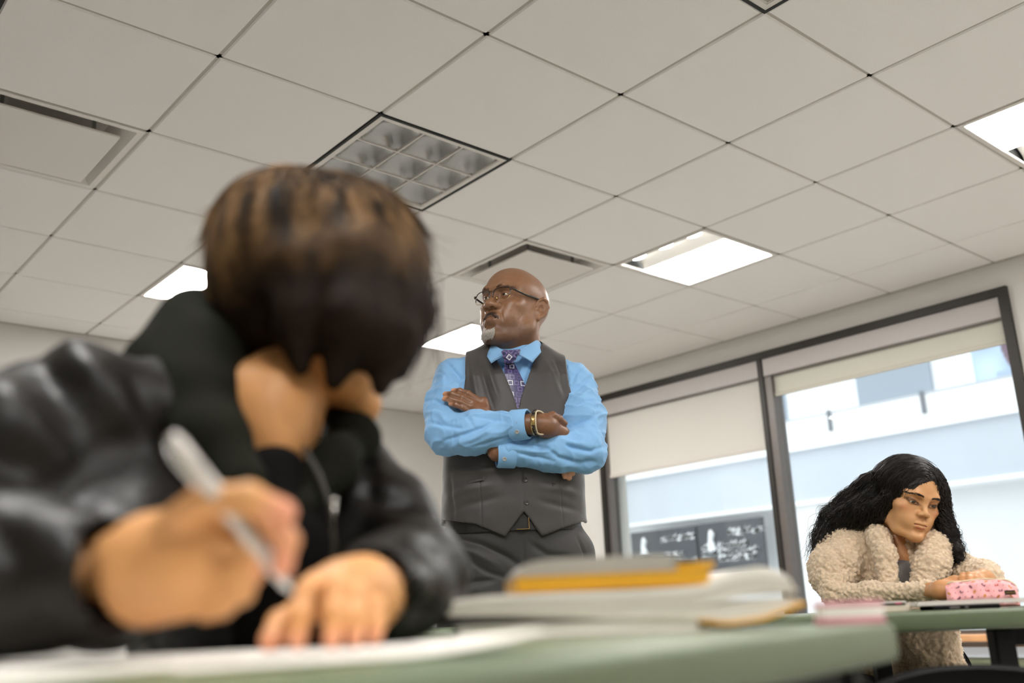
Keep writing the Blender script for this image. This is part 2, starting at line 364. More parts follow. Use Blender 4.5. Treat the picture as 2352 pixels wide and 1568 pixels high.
# sign boards with white lettering too blurred to read
def sign(y0, y1, z0, z1, seed, label, rows):
    r = empty('shop_sign', (FX-0.1, (y0+y1)/2, z0), label=label, cat='sign', group='dark shop signs across the street'); hw = (y1-y0)/2; hh = z1-z0
    MB().box((0, -hw, 0), (0.06, hw, hh)).build('board', mat('sign_board', (58, 63, 70), 0.5, noise=0.05, nscale=3) if 'sign_board' not in bpy.data.materials else bpy.data.materials['sign_board'], r)
    rng = random.Random(seed); g = MB()
    for (u0, u1, v, s) in rows:                # u from the left as seen from the room (left = +Y)
        u = u0
        while u < u1:
            w_ = s*rng.uniform(0.25, 0.7)
            for _ in range(2):
                a = rng.uniform(-0.6, 0.6); cx, cz = hw-u*2*hw-w_/2, v*hh+rng.uniform(-.15, .15)*s
                g.add([(-0.006, cx-w_/2, cz-s*0.4+a*s*.2), (-0.006, cx+w_/2, cz-s*0.4-a*s*.2), (-0.006, cx+w_/2, cz-s*0.1+a*s*.3), (-0.006, cx-w_/2, cz+s*0.4*rng.random())], [(0, 1, 2, 3)])
            u += (w_+s*0.12)/(2*hw)
    ltr = g.build('lettering', mat('white_lettering', (248, 250, 252), 0.6) if 'white_lettering' not in bpy.data.materials else bpy.data.materials['white_lettering'], r)
    ltr['kind'] = 'stuff'
    if True:
        e = MB(); lx = hw-0.22*2*hw
        e.tube([(-0.014, lx, hh*0.46), (-0.014, lx, hh*0.56), (-0.014, lx+.02, hh*0.66), (-0.014, lx-.01, hh*0.78), (-0.014, lx+.01, hh*.86)], [0.07, 0.055, 0.04, 0.05, 0.02], 8)
        e.build('emblem', bpy.data.materials['white_lettering'], r)
sign(8.02, 9.43, 1.36, 2.09, 3, 'dark sign board with white script, left of the two across the street', [(0.48, 0.95, 0.80, 0.12), (0.08, 0.8, 0.45, 0.09), (0.3, 0.98, 0.3, 0.06)])
sign(6.74, 7.97, 1.30, 2.10, 5, 'dark sign board with white script, right of the two across the street', [(0.48, 0.97, 0.80, 0.13), (0.05, 0.75, 0.56, 0.13), (0.05, 0.9, 0.42, 0.12), (0.3, 0.85, 0.31, 0.11)])
# picture of a smiling face printed on an upper board (flat print)
r = empty('printed_banner', (FX+0.28, 2.85, 3.46), label='banner with a printed face on the upper floor across the street', cat='banner')
n = 60; Vv = []; Cc = []
base = np.array(lin((188, 208, 232))); skin = np.array(lin((206, 170, 150))); dark = np.array(lin((120, 100, 112))); whi = np.array(lin((245, 245, 248)))
for i in range(n+1):
    for j in range(n+1):
        u, v = i/n, j/n                                        # u from left (as seen), v from the bottom
        Vv.append((-0.05, 0.55-u*1.1, v*0.9)); c = base*(0.9+0.2*math.sin(u*9)*math.sin(v*7))
        if ((u-0.60)/0.24)**2+((v-0.55)/0.50)**2 < 1: c = dark
        if ((u-0.66)/0.17)**2+((v-0.50)/0.36)**2 < 1: c = skin
        if ((u-0.66)/0.09)**2+((v-0.33)/0.05)**2 < 1: c = whi
        for ex in (0.60, 0.73):
            if ((u-ex)/0.03)**2+((v-0.58)/0.03)**2 < 1: c = dark
        if v < 0.16 and u > 0.25: c = base*0.75
        Cc.append(c)
np_mesh('print', Vv, np.array([(i*(n+1)+j, i*(n+1)+j+1, (i+1)*(n+1)+j+1, (i+1)*(n+1)+j) for i in range(n) for j in range(n)]), mat('banner_print', (255, 255, 255), 0.7, attr=True), r, False, col=np.array(Cc))
MB().box((-0.045, -0.58, -0.03), (0.0, 0.58, 0.93)).build('backing', M['facade_wh'], r)
# ------------------------------------------------------------------ tables and chairs
M['sage'] = mat('sage_laminate', (100, 112, 84), 0.34, noise=0.03, nscale=90, spec=0.5)
M['sage_shaded'] = mat('sage_laminate_shaded', (84, 96, 68), 0.42, noise=0.04, nscale=60)  # darker copy of the laminate: shade of the edge faces put into the colour
M['black_metal'] = mat('black_steel', (11, 10, 9), 0.6, noise=0.1, nscale=40, spec=0.2)
M['black_plastic'] = mat('black_plastic', (9, 8, 8), 0.7, noise=0.1, nscale=60, spec=0.15)
def rrect(lx, ly, r, n=6):
    P = []
    for cx, cy, a0 in ((lx/2-r, ly/2-r, 0), (-lx/2+r, ly/2-r, 90), (-lx/2+r, -ly/2+r, 180), (lx/2-r, -ly/2+r, 270)):
        for k in range(n+1): t = math.radians(a0+90*k/n); P.append((cx+r*math.cos(t), cy+r*math.sin(t)))
    return P
def slab(lx, ly, z0, z1, r, e):
    """rounded slab, profile rounded by e at the edge"""
    prof = [(e, z0), (e*0.3, z0+e*0.3), (0, z0+e)] + [(0, z1-e), (e*0.3, z1-e*0.3), (e, z1)]
    V = []; F = []; n = None
    for (o, z) in prof:
        P = rrect(lx-2*o, ly-2*o, max(r-o, 0.001)); n = len(P); V += [(x, y, z) for x, y in P]
    for q in range(len(prof)-1):
        for k in range(n): F.append((q*n+k, q*n+(k+1) % n, (q+1)*n+(k+1) % n, (q+1)*n+k))
    F.append(tuple(range(n))[::-1]); F.append(tuple(range((len(prof)-1)*n, len(prof)*n)))
    return V, F
def table(corner, direc, lx, ly, top, label, legs_in=0.06, near_apron=True):
    """corner = near right corner, direc = unit vector along the near edge pointing right, table extends left and away"""
    dx, dy = direc; nx, ny = -dy, dx
    cx, cy = corner[0]-dx*lx/2+nx*ly/2, corner[1]-dy*lx/2+ny*ly/2
    r = empty('table', (cx, cy, 0), math.atan2(dy, dx), label=label, cat='table', group='sage green classroom tables')
    V, F = slab(lx, ly, top-0.036, top, 0.03, 0.007)
    o = np_mesh('tabletop', V, F, M['sage'], r, True); o.data.materials.append(M['sage_shaded'])
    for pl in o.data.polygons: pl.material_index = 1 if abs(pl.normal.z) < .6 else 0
    o.data.set_sharp_from_angle(angle=math.radians(50))
    for sx in (-1, 1):
        for sy in (-1, 1):
            x, y = sx*(lx/2-legs_in), sy*(ly/2-0.05)
            l = MB().rbox((x-0.019, y-0.019, 0.012), (x+0.019, y+0.019, top-0.036), 0.005).build('leg', M['black_metal'], r)
            MB().rbox((x-0.022, y-0.022, 0.0), (x+0.022, y+0.022, 0.014), 0.004).build('foot_cap', M['black_plastic'], l)
    for sy in ((-1, 1) if near_apron else ()):
        y = sy*(ly/2-0.05); MB().box((-lx/2+legs_in, y-0.012, top-0.085), (lx/2-legs_in, y+0.012, top-0.036)).build('apron', M['black_metal'], r)
    for sx in (-1, 1):
        if not near_apron: MB().box((sx*(lx/2-legs_in), -ly/2+.04, top-.066), (sx*(lx/2-.02), -ly/2+.06, top-.036)).build('bracket', M['black_metal'], r)
        x = sx*(lx/2-legs_in)
        if near_apron: MB().box((x-0.012, -ly/2+0.06, top-0.084), (x+0.012, ly/2-0.06, top-0.037)).build('apron', M['black_metal'], r)
    return r
T1 = 0.752; T2 = 0.7545
_d = Vector((0.764, 0.191, 0)).normalized()
D1 = (_d.x, _d.y)
table((0.469, -1.516), D1, 1.50, 0.48, T1, 'green table in front with rounded edge, where the student in black writes')
D2 = (0.7547, -0.6561)
table((1.574, -1.389), D2, 1.45, 0.75, T2, 'green table further back with the pink pencil pouch on it', .25, False)
def chair(loc, rz, label):
    """seat faces local -Y ... backrest at +Y"""
    r = empty('chair', loc, rz, label=label, cat='chair', group='black classroom chairs')
    n = 14; V = []; F = []                                    # seat: curved shell
    def shell(fn, nu, nv, th, name):
        V = []; F = []
        P = np.array([[fn(i/nu, j/nv) for j in range(nv+1)] for i in range(nu+1)])
        du = np.gradient(P, axis=0); dv = np.gradient(P, axis=1); N = np.cross(du, dv); N /= np.linalg.norm(N, axis=2, keepdims=True)
        A = (P+N*th/2).reshape(-1, 3); B = (P-N*th/2).reshape(-1, 3); m = len(A)
        for i in range(nu):
            for j in range(nv):
                q = i*(nv+1)+j; F.append((q, q+1, q+nv+2, q+nv+1)); F.append((m+q, m+q+nv+1, m+q+nv+2, m+q+1))
        bd = [i*(nv+1) for i in range(nu+1)]+[nu*(nv+1)+j for j in range(1, nv+1)]+[i*(nv+1)+nv for i in range(nu-1, -1, -1)]+[j for j in range(nv-1, 0, -1)]
        for k in range(len(bd)): a, b = bd[k], bd[(k+1) % len(bd)]; F.append((a, m+a, m+b, b))
        o = np_mesh(name, np.vstack([A, B]), F, M['black_plastic'], r, True); return o
    shell(lambda u, v: ((u-.5)*0.42*(1-0.25*max(0, abs(v-.5)*2-0.7)), (v-.5)*0.42, 0.445-0.012*math.cos((u-.5)*math.pi)-0.02*max(0, .25-v)*4*0.5), 14, 14, 0.012, 'seat')
    shell(lambda u, v: ((u-.5)*0.42*(1-0.16*v**3), 0.20+0.09*v-0.035*math.cos((u-.5)*math.pi*.95)+0.02, 0.52+0.155*v-0.035*(abs(u-.5)*2)**2.4*v), 16, 10, 0.012, 'backrest')
    for sx in (-1, 1):
        m = MB().tube([(sx*0.19, 0.19, 0.43), (sx*0.195, 0.225, 0.5), (sx*0.18, 0.28, 0.62)], 0.011, 8).build('back_support', M['black_metal'], r, True)
        for sy in (-1, 1):
            MB().tube([(sx*0.17, sy*0.16, 0.435), (sx*0.2, sy*0.2, 0.02), (sx*0.2, sy*0.2, 0.0)], 0.011, 8).build('leg', M['black_metal'], r, True)
    return r
# ------------------------------------------------------------------ implicit-surface modelling: bodies and clothes grown as single skins
def smin(a, b, k):
    if k <= 0: return np.minimum(a, b)
    h = np.clip(0.5+0.5*(b-a)/k, 0, 1); return b+(a-b)*h-k*h*(1-h)
def d_caps(P, a, b, ra, rb):
    a = np.asarray(a, np.float32); b = np.asarray(b, np.float32); ba = b-a; L2 = float(ba@ba)+1e-12
    q = P-a; t = np.clip((q@ba)/L2, 0, 1); q = q-t[..., None]*ba
    return np.sqrt((q*q).sum(-1))-(ra+(rb-ra)*t)
def d_ell(P, c, r, R=None):
    q = P-np.asarray(c, np.float32)
    if R is not None: q = q@np.asarray(R, np.float32)
    r = np.asarray(r, np.float32); k0 = np.sqrt(((q/r)**2).sum(-1)); k1 = np.sqrt(((q/(r*r))**2).sum(-1))+1e-9
    return k0*(k0-1)/k1
def d_box(P, c, h, rr, R=None):
    q = P-np.asarray(c, np.float32)
    if R is not None: q = q@np.asarray(R, np.float32)
    q = np.abs(q)-(np.asarray(h, np.float32)-rr)
    return np.sqrt((np.maximum(q, 0)**2).sum(-1))+np.minimum(q.max(-1), 0)-rr
def rotm(rx=0, ry=0, rz=0):
    """columns = local axes in parent space"""
    return np.array((Matrix.Rotation(math.radians(rz), 3, 'Z') @ Matrix.Rotation(math.radians(ry), 3, 'Y') @ Matrix.Rotation(math.radians(rx), 3, 'X')))

class Field:
    def __init__(s, lo, hi, h):
        s.lo = np.asarray(lo, np.float32); s.h = h
        n = np.ceil((np.asarray(hi)-s.lo)/h).astype(int)+1; s.n = n
        s.ax = [s.lo[i]+h*np.arange(n[i], dtype=np.float32) for i in range(3)]
        s.V = np.full(n, 0.04, np.float32)
    def _sl(s, lo, hi):
        sl = []
        for i in range(3):
            a = max(0, int(math.floor((lo[i]-s.lo[i])/s.h))); b = min(s.n[i], int(math.ceil((hi[i]-s.lo[i])/s.h))+1)
            if b <= a: return None
            sl.append(slice(a, b))
        return tuple(sl)
    def _P(s, sl):
        g = np.empty(tuple(q.stop-q.start for q in sl)+(3,), np.float32)
        g[..., 0] = s.ax[0][sl[0]][:, None, None]; g[..., 1] = s.ax[1][sl[1]][None, :, None]; g[..., 2] = s.ax[2][sl[2]][None, None, :]
        return g
    def op(s, fn, lo, hi, k=0.0, sub=False, inter=False):
        pad = max(k, 0.03)+2.5*s.h
        sl = s._sl([q-pad for q in lo], [q+pad for q in hi]) if not inter else tuple(slice(0, m) for m in s.n)
        if sl is None: return s
        d = fn(s._P(sl))
        if sub: s.V[sl] = -smin(-s.V[sl], d, k)
        elif inter: s.V[sl] = -smin(-s.V[sl], -d, k)
        else: s.V[sl] = smin(s.V[sl], d, k)
        return s
    def caps(s, a, b, ra, rb=None, k=0.01, sub=False):
        rb = ra if rb is None else rb; m = max(ra, rb)
        return s.op(lambda P: d_caps(P, a, b, ra, rb), [min(a[i], b[i])-m for i in range(3)], [max(a[i], b[i])+m for i in range(3)], k, sub)
    def ell(s, c, r, k=0.01, R=None, sub=False):
        m = max(r) if R is not None else None
        return s.op(lambda P: d_ell(P, c, r, R), [c[i]-(m or r[i]) for i in range(3)], [c[i]+(m or r[i]) for i in range(3)], k, sub)
    def ball(s, c, r, k=0.01, sub=False): return s.caps(c, c, r, r, k, sub)
    def box(s, c, hf, rr, k=0.0, R=None, sub=False):
        m = float(np.linalg.norm(hf)); return s.op(lambda P: d_box(P, c, hf, rr, R), [q-m for q in c], [q+m for q in c], k, sub)
    def chain(s, pts, r, k=0.006, kk=None, sub=False):
        """one limb: its own capsules blended with kk, then joined with k"""
        r = np.broadcast_to(np.asarray(r, float), (len(pts),)); m = float(r.max()); kk = kk if kk is not None else k
        pts = [np.asarray(q, float) for q in pts]
        def fn(P):
            d = None
            for i in range(len(pts)-1):
                e = d_caps(P, pts[i], pts[i+1], r[i], r[i+1]); d = e if d is None else smin(d, e, kk)
            return d
        A = np.array(pts); return s.op(fn, A.min(0)-m, A.max(0)+m, k, sub)
    def mesh(s):
        V = s.V; h = s.h; ins = V < 0
        c = [ins[i:V.shape[0]-1+i, j:V.shape[1]-1+j, k:V.shape[2]-1+k] for i in (0, 1) for j in (0, 1) for k in (0, 1)]
        tot = np.zeros(c[0].shape, np.int8)
        for q in c: tot += q
        idx = np.argwhere((tot > 0) & (tot < 8)); n = len(idx)
        off = np.array([(i, j, k) for i in (0, 1) for j in (0, 1) for k in (0, 1)])
        val = np.stack([V[idx[:, 0]+o[0], idx[:, 1]+o[1], idx[:, 2]+o[2]] for o in off], 1)
        acc = np.zeros((n, 3)); cnt = np.zeros(n)
        for a in range(8):
            for b in range(a+1, 8):
                if np.abs(off[a]-off[b]).sum() != 1: continue
                va, vb = val[:, a], val[:, b]; m = (va < 0) != (vb < 0); t = np.where(m, va/np.where(m, va-vb, 1), 0)
                acc += np.where(m[:, None], off[a]+t[:, None]*(off[b]-off[a]), 0); cnt += m
        co = s.lo+h*(idx+acc/cnt[:, None])
        cid = np.full(c[0].shape, -1, np.int32); cid[tuple(idx.T)] = np.arange(n)
        F = []
        for ax in range(3):
            sl0 = [slice(None)]*3; sl1 = [slice(None)]*3; sl0[ax] = slice(0, -1); sl1[ax] = slice(1, None)
            e = np.argwhere(ins[tuple(sl0)] != ins[tuple(sl1)])
            u, v = (ax+1) % 3, (ax+2) % 3
            ok = (e[:, u] > 0) & (e[:, v] > 0) & (e[:, u] < V.shape[u]-1) & (e[:, v] < V.shape[v]-1); e = e[ok]
            def cell(du, dv):
                q = e.copy(); q[:, u] += du; q[:, v] += dv; return cid[tuple(q.T)]
            quad = np.stack([cell(-1, -1), cell(0, -1), cell(0, 0), cell(-1, 0)], 1)
            flip = ~ins[tuple(e.T)]; quad[flip] = quad[flip][:, ::-1]; F.append(quad)
        F = np.vstack(F); F = F[(F >= 0).all(1)]
        return co.astype(np.float64), F
def vnormals(V, F):
    a, b, c, d = (V[F[:, i]] for i in range(4)); n = np.cross(c-a, d-b); N = np.zeros_like(V)
    for i in range(4): 
        for ax in range(3): N[:, ax] += np.bincount(F[:, i], n[:, ax], len(V))
    return N/(np.linalg.norm(N, axis=1, keepdims=True)+1e-12)
def relax(V, F, it=1, w=0.5):
    E = np.vstack([F[:, [0, 1]], F[:, [1, 2]], F[:, [2, 3]], F[:, [3, 0]]]); E = np.vstack([E, E[:, ::-1]])
    cnt = np.bincount(E[:, 0], minlength=len(V))[:, None]
    for _ in range(it):
        A = np.stack([np.bincount(E[:, 0], V[E[:, 1], ax], len(V)) for ax in range(3)], 1)/np.maximum(cnt, 1)
        V = V+(A-V)*w
    return V
def hash3(I, seed=0):
    I = I.astype(np.int64); x = (I[..., 0]*73856093) ^ (I[..., 1]*19349663) ^ (I[..., 2]*83492791) ^ (seed*2654435761)
    x = (x ^ (x >> 13))*1274126177 & 0x7fffffff; x = (x ^ (x >> 16))*668265263 & 0x7fffffff
    return ((x ^ (x >> 15)) & 0xffff)/65535.0
def vnoise(P, scale, seed=0):
    Q = P*scale; I = np.floor(Q); f = Q-I; f = f*f*(3-2*f); r = 0
    for i in (0, 1):
        for j in (0, 1):
            for k in (0, 1):
                w = (f[:, 0] if i else 1-f[:, 0])*(f[:, 1] if j else 1-f[:, 1])*(f[:, 2] if k else 1-f[:, 2])
                r = r+w*hash3(I+np.array([i, j, k]), seed)
    return r*2-1
def worley(P, scale, seed=0):
    """F1 distance and feature id hash"""
    Q = P*scale; I = np.floor(Q); best = np.full(len(P), 9.0); second = best.copy()
    for i in (-1, 0, 1):
        for j in (-1, 0, 1):
            for k in (-1, 0, 1):
                J = I+np.array([i, j, k]); c = J+np.stack([hash3(J, seed+q) for q in (1, 2, 3)], 1)
                d = ((Q-c)**2).sum(1); second = np.minimum(second, np.maximum(best, d)); best = np.minimum(best, d)
    return np.sqrt(best), np.sqrt(second)
def seg_dist(P, a, b):
    a = np.asarray(a, float); b = np.asarray(b, float); ba = b-a; t = np.clip(((P-a)@ba)/(ba@ba+1e-12), 0, 1)
    return np.linalg.norm(P-a-t[:, None]*ba, axis=1), t
def folds(V, N, L):
    """L: list of (polyline, amplitude, width): ridges (+) or grooves (-) pressed into the cloth"""
    D = np.zeros(len(V))
    for pts, amp, wd in L:
        d = np.full(len(V), 9.0); tt = np.zeros(len(V)); m = len(pts)-1
        for i in range(m):
            e, t = seg_dist(V, pts[i], pts[i+1]); q = e < d; d = np.where(q, e, d); tt = np.where(q, (i+t)/m, tt)
        taper = np.sin(np.pi*np.clip(tt*0.9+0.05, 0, 1))**0.6
        D += amp*taper*np.exp(-(d/wd)**2)
    return V+N*D[:, None]
def strands(S_, r, n=3, taper=True):
    """S_: (m, k, 3) polylines -> thin tubes"""
    S_ = np.asarray(S_, float); m, k, _ = S_.shape
    T = np.gradient(S_, axis=1); T /= np.linalg.norm(T, axis=2, keepdims=True)+1e-12
    A = np.tile(np.array([0.31, 0.55, 0.77]), (m, k, 1)); U = np.cross(T, A); U /= np.linalg.norm(U, axis=2, keepdims=True)+1e-12; W = np.cross(T, U)
    w = np.linspace(0, 1, k); prof = (1-w**3*0.85) if taper else np.ones(k)
    rr = (np.broadcast_to(np.asarray(r, float).reshape(-1, 1), (m, 1)) if np.ndim(r) else r)*prof[None, :]
    ring = [S_+(U*math.cos(2*math.pi*q/n)+W*math.sin(2*math.pi*q/n))*rr[..., None] for q in range(n)]
    V = np.stack(ring, 2).reshape(-1, 3)
    base = (np.arange(m)[:, None]*k+np.arange(k-1)[None, :])*n; F = []
    for q in range(n):
        p = (q+1) % n; F.append(np.stack([base+q, base+p, base+n+p, base+n+q], -1).reshape(-1, 4))
    return V, np.vstack(F)
class Frame:
    """local frame -> world points (used to bake geometry in a person's own coordinates)"""
    def __init__(s, o, R): s.o = np.asarray(o, float); s.R = np.asarray(R, float)   # columns = axes
    def w(s, P): return np.asarray(P, float)@s.R.T+s.o
    def l(s, P): return (np.asarray(P, float)-s.o)@s.R
def hand_field(F, joints, palm, scale=1.0, k=0.004):
    """joints: dict finger -> 4 points (knuckle .. tip); palm: list of capsule chains rooted at the wrist"""
    for pts, r in palm: F.chain(pts, r, k=0.012)
    for name, pts in joints.items():
        r0 = {'thumb': .0115, 'index': .0092, 'middle': .0095, 'ring': .009, 'little': .0078}[name]*scale
        F.chain(pts, [r0*1.08, r0, r0*.95, r0*.8], k=k, kk=0.003)
        for q in pts[1:3]: F.ball(q, r0*1.03, k=.003)
# ------------------------------------------------------------------ a head in its own frame: origin between the ears, face towards -Y
def head_field(h, mdz=0.0, lid_dz=0.0, g=1.0, fem=False, nose_w=1.0, lids=0.5, ears=True, frown=0.0, lo=None, hi=None, neck=None):
    F = Field(lo or (-.1, -.14, -.22), hi or (.1, .135, .14), h)
    s = -1 if False else 1
    F.ell((0, .015, .042), (.076, .103, .086), k=.0)
    F.ell((0, -.03, .048), (.067, .064, .064), k=.03)
    F.ell((0, -.032, -.028), (.058 if not fem else .056, .06, .08), k=.03)
    jw = .050 if not fem else .040
    for x in (-1, 1):
        F.chain([(x*.064, .002, -.02), (x*(jw+.006), -.006, -.062), (x*.034, -.056, -.092), (x*.010, -.085, -.100)], [.016, .018, .016, .014], k=.03, kk=.02)
        F.ell((x*.046, -.060, -.010), (.022, .022, .017), k=.022)                      # cheekbone
        F.ell((x*(.036 if not fem else .031), -.065, -.046), (.022, .022, .027), k=.025)                      # cheek
        br = .0105 if not fem else .007
        F.chain([(x*.010, -.0915, .031), (x*.030, -.0895, .037), (x*.050, -.070, .033)], br, k=.016)
    F.ell((0, -.084, -.098), (.022 if not fem else .014, .018, .017), k=.018)                                # chin
    F.ell((0, -.080, -.055), (.033, .0235, .029), k=.02)                                # muzzle
    # eye sockets, lids, openings
    for x in (-1, 1):
        F.ell((x*.0325, -.0985, .0165), (.019, .0125, .0125), k=.014, sub=True)
        F.ball((x*.0320, -.0790, .0165), .0142, k=.004)
    # nose
    F.caps((0, -.090, .022), (0, -.107, -.012), .0075 if not fem else .0058, .0110 if not fem else .0078, k=.011)
    F.ell((0, -.1090, -.0165), (.0125*nose_w if not fem else .0088, .0115 if not fem else .0095, .0105 if not fem else .0088), k=.007)
    for x in (-1, 1):
        F.ell((x*.0145*nose_w, -.1000, -.0205), (.0090*nose_w, .0120, .0088), k=.008)
    # lips
    Z = lambda L: [(a, b, c+mdz) for a, b, c in L]
    up = Z([(-.0245, -.0885, -.0575), (-.013, -.0985, -.0530), (-.004, -.1025, -.0505), (0, -.1022, -.0515), (.004, -.1025, -.0505), (.013, -.0985, -.0530), (.0245, -.0885, -.0575)])
    lw = Z([(-.0225, -.0880, -.0600), (-.011, -.0975, -.0640), (0, -.1000, -.0655), (.011, -.0975, -.0640), (.0225, -.0880, -.0600)])
    F.chain(up, np.array([.002, .0042, .005, .0046, .005, .0042, .002])*(1.12 if fem else 1), k=.005, kk=.003)
    F.chain(lw, np.array([.002, .0052, .0062, .0052, .002])*(1.15 if fem else 1), k=.005, kk=.004)
    F.chain(Z([(-.027, -.0915, -.0592-.0035*frown), (-.012, -.1035, -.0570), (0, -.1075, -.0572), (.012, -.1035, -.0570), (.027, -.0915, -.0592-.0035*frown)]), [.0016, .0019, .0019, .0019, .0016], k=.003, kk=.001, sub=True)
    F.ell((0, -.1065, -.0790), (.017, .010, .0075), k=.010, sub=True)                   # under-lip hollow
    for x in (() if fem else (-1, 1)):                                                  # naso-labial fold
        F.chain([(x*.0225*nose_w, -.1035, -.0185), (x*.031, -.0940, -.040), (x*.0385, -.0935, -.063)], [.0008, .0012, .0004], k=.007, kk=.004, sub=True)
    if ears:
        for x in (-1, 1):
            R = rotm(0, 0, x*-24)
            F.ell((x*.0690, .012, .002), (.0085, .020, .027), k=.008)
            F.ell((x*.0825, .0175, .004), (.0062, .0180, .0300), k=.006, R=R)
            rim = [(x*.0755, -.001, .006), (x*.0815, .003, .024), (x*.0875, .014, .0325), (x*.0925, .026, .027), (x*.0945, .031, .011), (x*.0905, .026, -.009), (x*.0840, .014, -.023)]
            F.chain(rim, [.003, .0038, .0041, .0041, .0039, .0036, .0042], k=.004, kk=.003)
            F.ell((x*.0810, .008, -.0275), (.0052, .0088, .0085), k=.004)
            F.ell((x*.0880, .0100, .000), (.0085, .0090, .0140), k=.0025, R=R, sub=True)
            F.chain([(x*.0900, .010, .0235), (x*.0955, .0215, .0190), (x*.0965, .0250, .0070)], [.0030, .0036, .0030], k=.002, kk=.002, sub=True)
            F.ell((x*.0785, -.001, -.003), (.0052, .0045, .0065), k=.003)
    for x in (-1, 1):
        F.ell((x*.0078*nose_w, -.1050, -.0285), (.0052*nose_w, .0080, .0075), k=.002, sub=True, R=rotm(0, x*-25, 0))
    # palpebral openings
    for x in (-1, 1):
        F.ell((x*.0322, -.0945, .0165-.0016*(1-lids)+lid_dz), (.0128 if not fem else .0146, .013, .0055*lids+.0002), k=.0015, R=rotm(0, x*4, x*18), sub=True)
    return F
def lid_fold(V, N, x, top=.0245): pass
def skin_color(V, base, lip, lipw=1.0, fem=False, mdz=0.0):
    V = V-np.array((0, 0, mdz))
    c = np.tile(np.array(lin(base)), (len(V), 1))
    up = np.array([(-.0245, -.0885, -.0575), (-.013, -.0985, -.0530), (0, -.1022, -.0515), (.013, -.0985, -.0530), (.0245, -.0885, -.0575)])
    d = np.full(len(V), 9.0)
    for i in range(4): e, _ = seg_dist(V, up[i], up[i+1]); d = np.minimum(d, e-.0045)
    lw = np.array([(-.0225, -.0880, -.0600), (-.011, -.0975, -.0640), (0, -.1000, -.0655), (.011, -.0975, -.0640), (.0225, -.0880, -.0600)])
    for i in range(4): e, _ = seg_dist(V, lw[i], lw[i+1]); d = np.minimum(d, e-.0062)
    w = np.clip(1-d/.0018, 0, 1)[:, None]*lipw; c = c*(1-w)+np.array(lin(lip))*w
    return c
def eye(parent, fr, x, look, iris, white=(232, 226, 216)):
    """eyeball with iris and pupil painted on the ball itself"""
    n, m = 24, 32; V = []; C_ = []; L_ = Vector(look).normalized()
    for i in range(n+1):
        for j in range(m):
            a = math.pi*i/n; b = 2*math.pi*j/m
            d = Vector((math.sin(a)*math.cos(b), math.sin(a)*math.sin(b), math.cos(a))); V.append(d)
    q = L_.to_track_quat('Z', 'Y'); P = []
    for d in V:
        w = q @ d; ang = math.degrees(math.acos(max(-1, min(1, d.z)))); r = .0123*(1+0.05*max(0, 1-ang/28))
        P.append((x*.0320+w.x*r, -.0790+w.y*r, .0165+w.z*r)); C_.append(lin((8, 6, 5)) if ang < 13 else (lin(iris) if ang < 29 else (lin(tuple(v*.45 for v in white)) if ang < 32 else lin(white))))
    F = [(i*m+j, i*m+(j+1) % m, (i+1)*m+(j+1) % m, (i+1)*m+j) for i in range(n) for j in range(m)]
    em = bpy.data.materials.get('eye_surface') or mat('eye_surface', (255, 255, 255), 0.08, attr=True, coat=0.6)
    return np_mesh('eyeball', fr.w(P), np.array(F), em, parent, True, col=np.array(C_))
def shorten(V, ze=.016, k=.84):
    V = V.copy(); t = np.clip((ze-V[:, 2])/.02, 0, 1); m = V[:, 2] < ze; f = np.clip((.06-V[:, 1])/.05, 0, 1)
    V[:, 2] = np.where(m, V[:, 2]*(1-f)+(ze+(V[:, 2]-ze)*k)*f, V[:, 2]); return V
def brow_hairs(x, fem, n=150, seed=1, thick=1.0, ln=1.0):
    rng = np.random.RandomState(seed); S_ = []
    for _ in range(n):
        t = rng.rand(); w = rng.rand()*2-1
        cx = x*(.011+.040*t); cz = .0335+.0065*math.sin(min(1, t*1.25)*math.pi*.75)-(.004*t*t) + w*.0030*thick*(1-.65*t); cy = -.0985+.026*t**2.2+.004*t
        dx = x*.0075*(.5+.6*t)*ln; dz = .0030*(1-1.6*t)*ln
        S_.append([(cx, cy, cz), (cx+dx*.5, cy-.0018, cz+dz*.6), (cx+dx, cy-.0008, cz+dz*.8)])
    return np.array(S_)
def push_out(S_, fn, lift, pull=0.0):
    sh = S_.shape; P = S_.reshape(-1, 3).copy(); lift = np.broadcast_to(lift, (len(P),))
    for _ in range(6):
        d = fn(P); e = 2e-3; g = np.stack([fn(P+np.eye(3)[i]*e)-fn(P-np.eye(3)[i]*e) for i in range(3)], 1)/(2*e); g /= np.linalg.norm(g, axis=1, keepdims=True)+1e-6
        ok = (d < .034); e_ = lift-d; P += g*np.where(e_ > 0, np.minimum(e_, .02), np.maximum(e_, -.02)*pull*ok)[:, None]*.8
    return P.reshape(sh)
def project_out(S_, fn, lift):
    """push strand points so they sit on/above the implicit skin (fn = distance sampler)"""
    sh = S_.shape; P = S_.reshape(-1, 3).copy()
    for _ in range(4):
        d = fn(P); e = 1e-3; g = np.stack([fn(P+np.eye(3)[i]*e)-fn(P-np.eye(3)[i]*e) for i in range(3)], 1)/(2*e); g /= np.linalg.norm(g, axis=1, keepdims=True)+1e-9
        P -= g*(d-lift.reshape(-1))[:, None]
    return P.reshape(sh)
def sampler(F):
    def fn(P):
        q = (P-F.lo)/F.h; q = np.clip(q, 0, np.array(F.n)-1.001); i = np.floor(q).astype(int); f = q-i; r = 0
        for a in (0, 1):
            for b in (0, 1):
                for c in (0, 1):
                    r = r+F.V[i[:, 0]+a, i[:, 1]+b, i[:, 2]+c]*(f[:, 0] if a else 1-f[:, 0])*(f[:, 1] if b else 1-f[:, 1])*(f[:, 2] if c else 1-f[:, 2])
        return r
    return fn
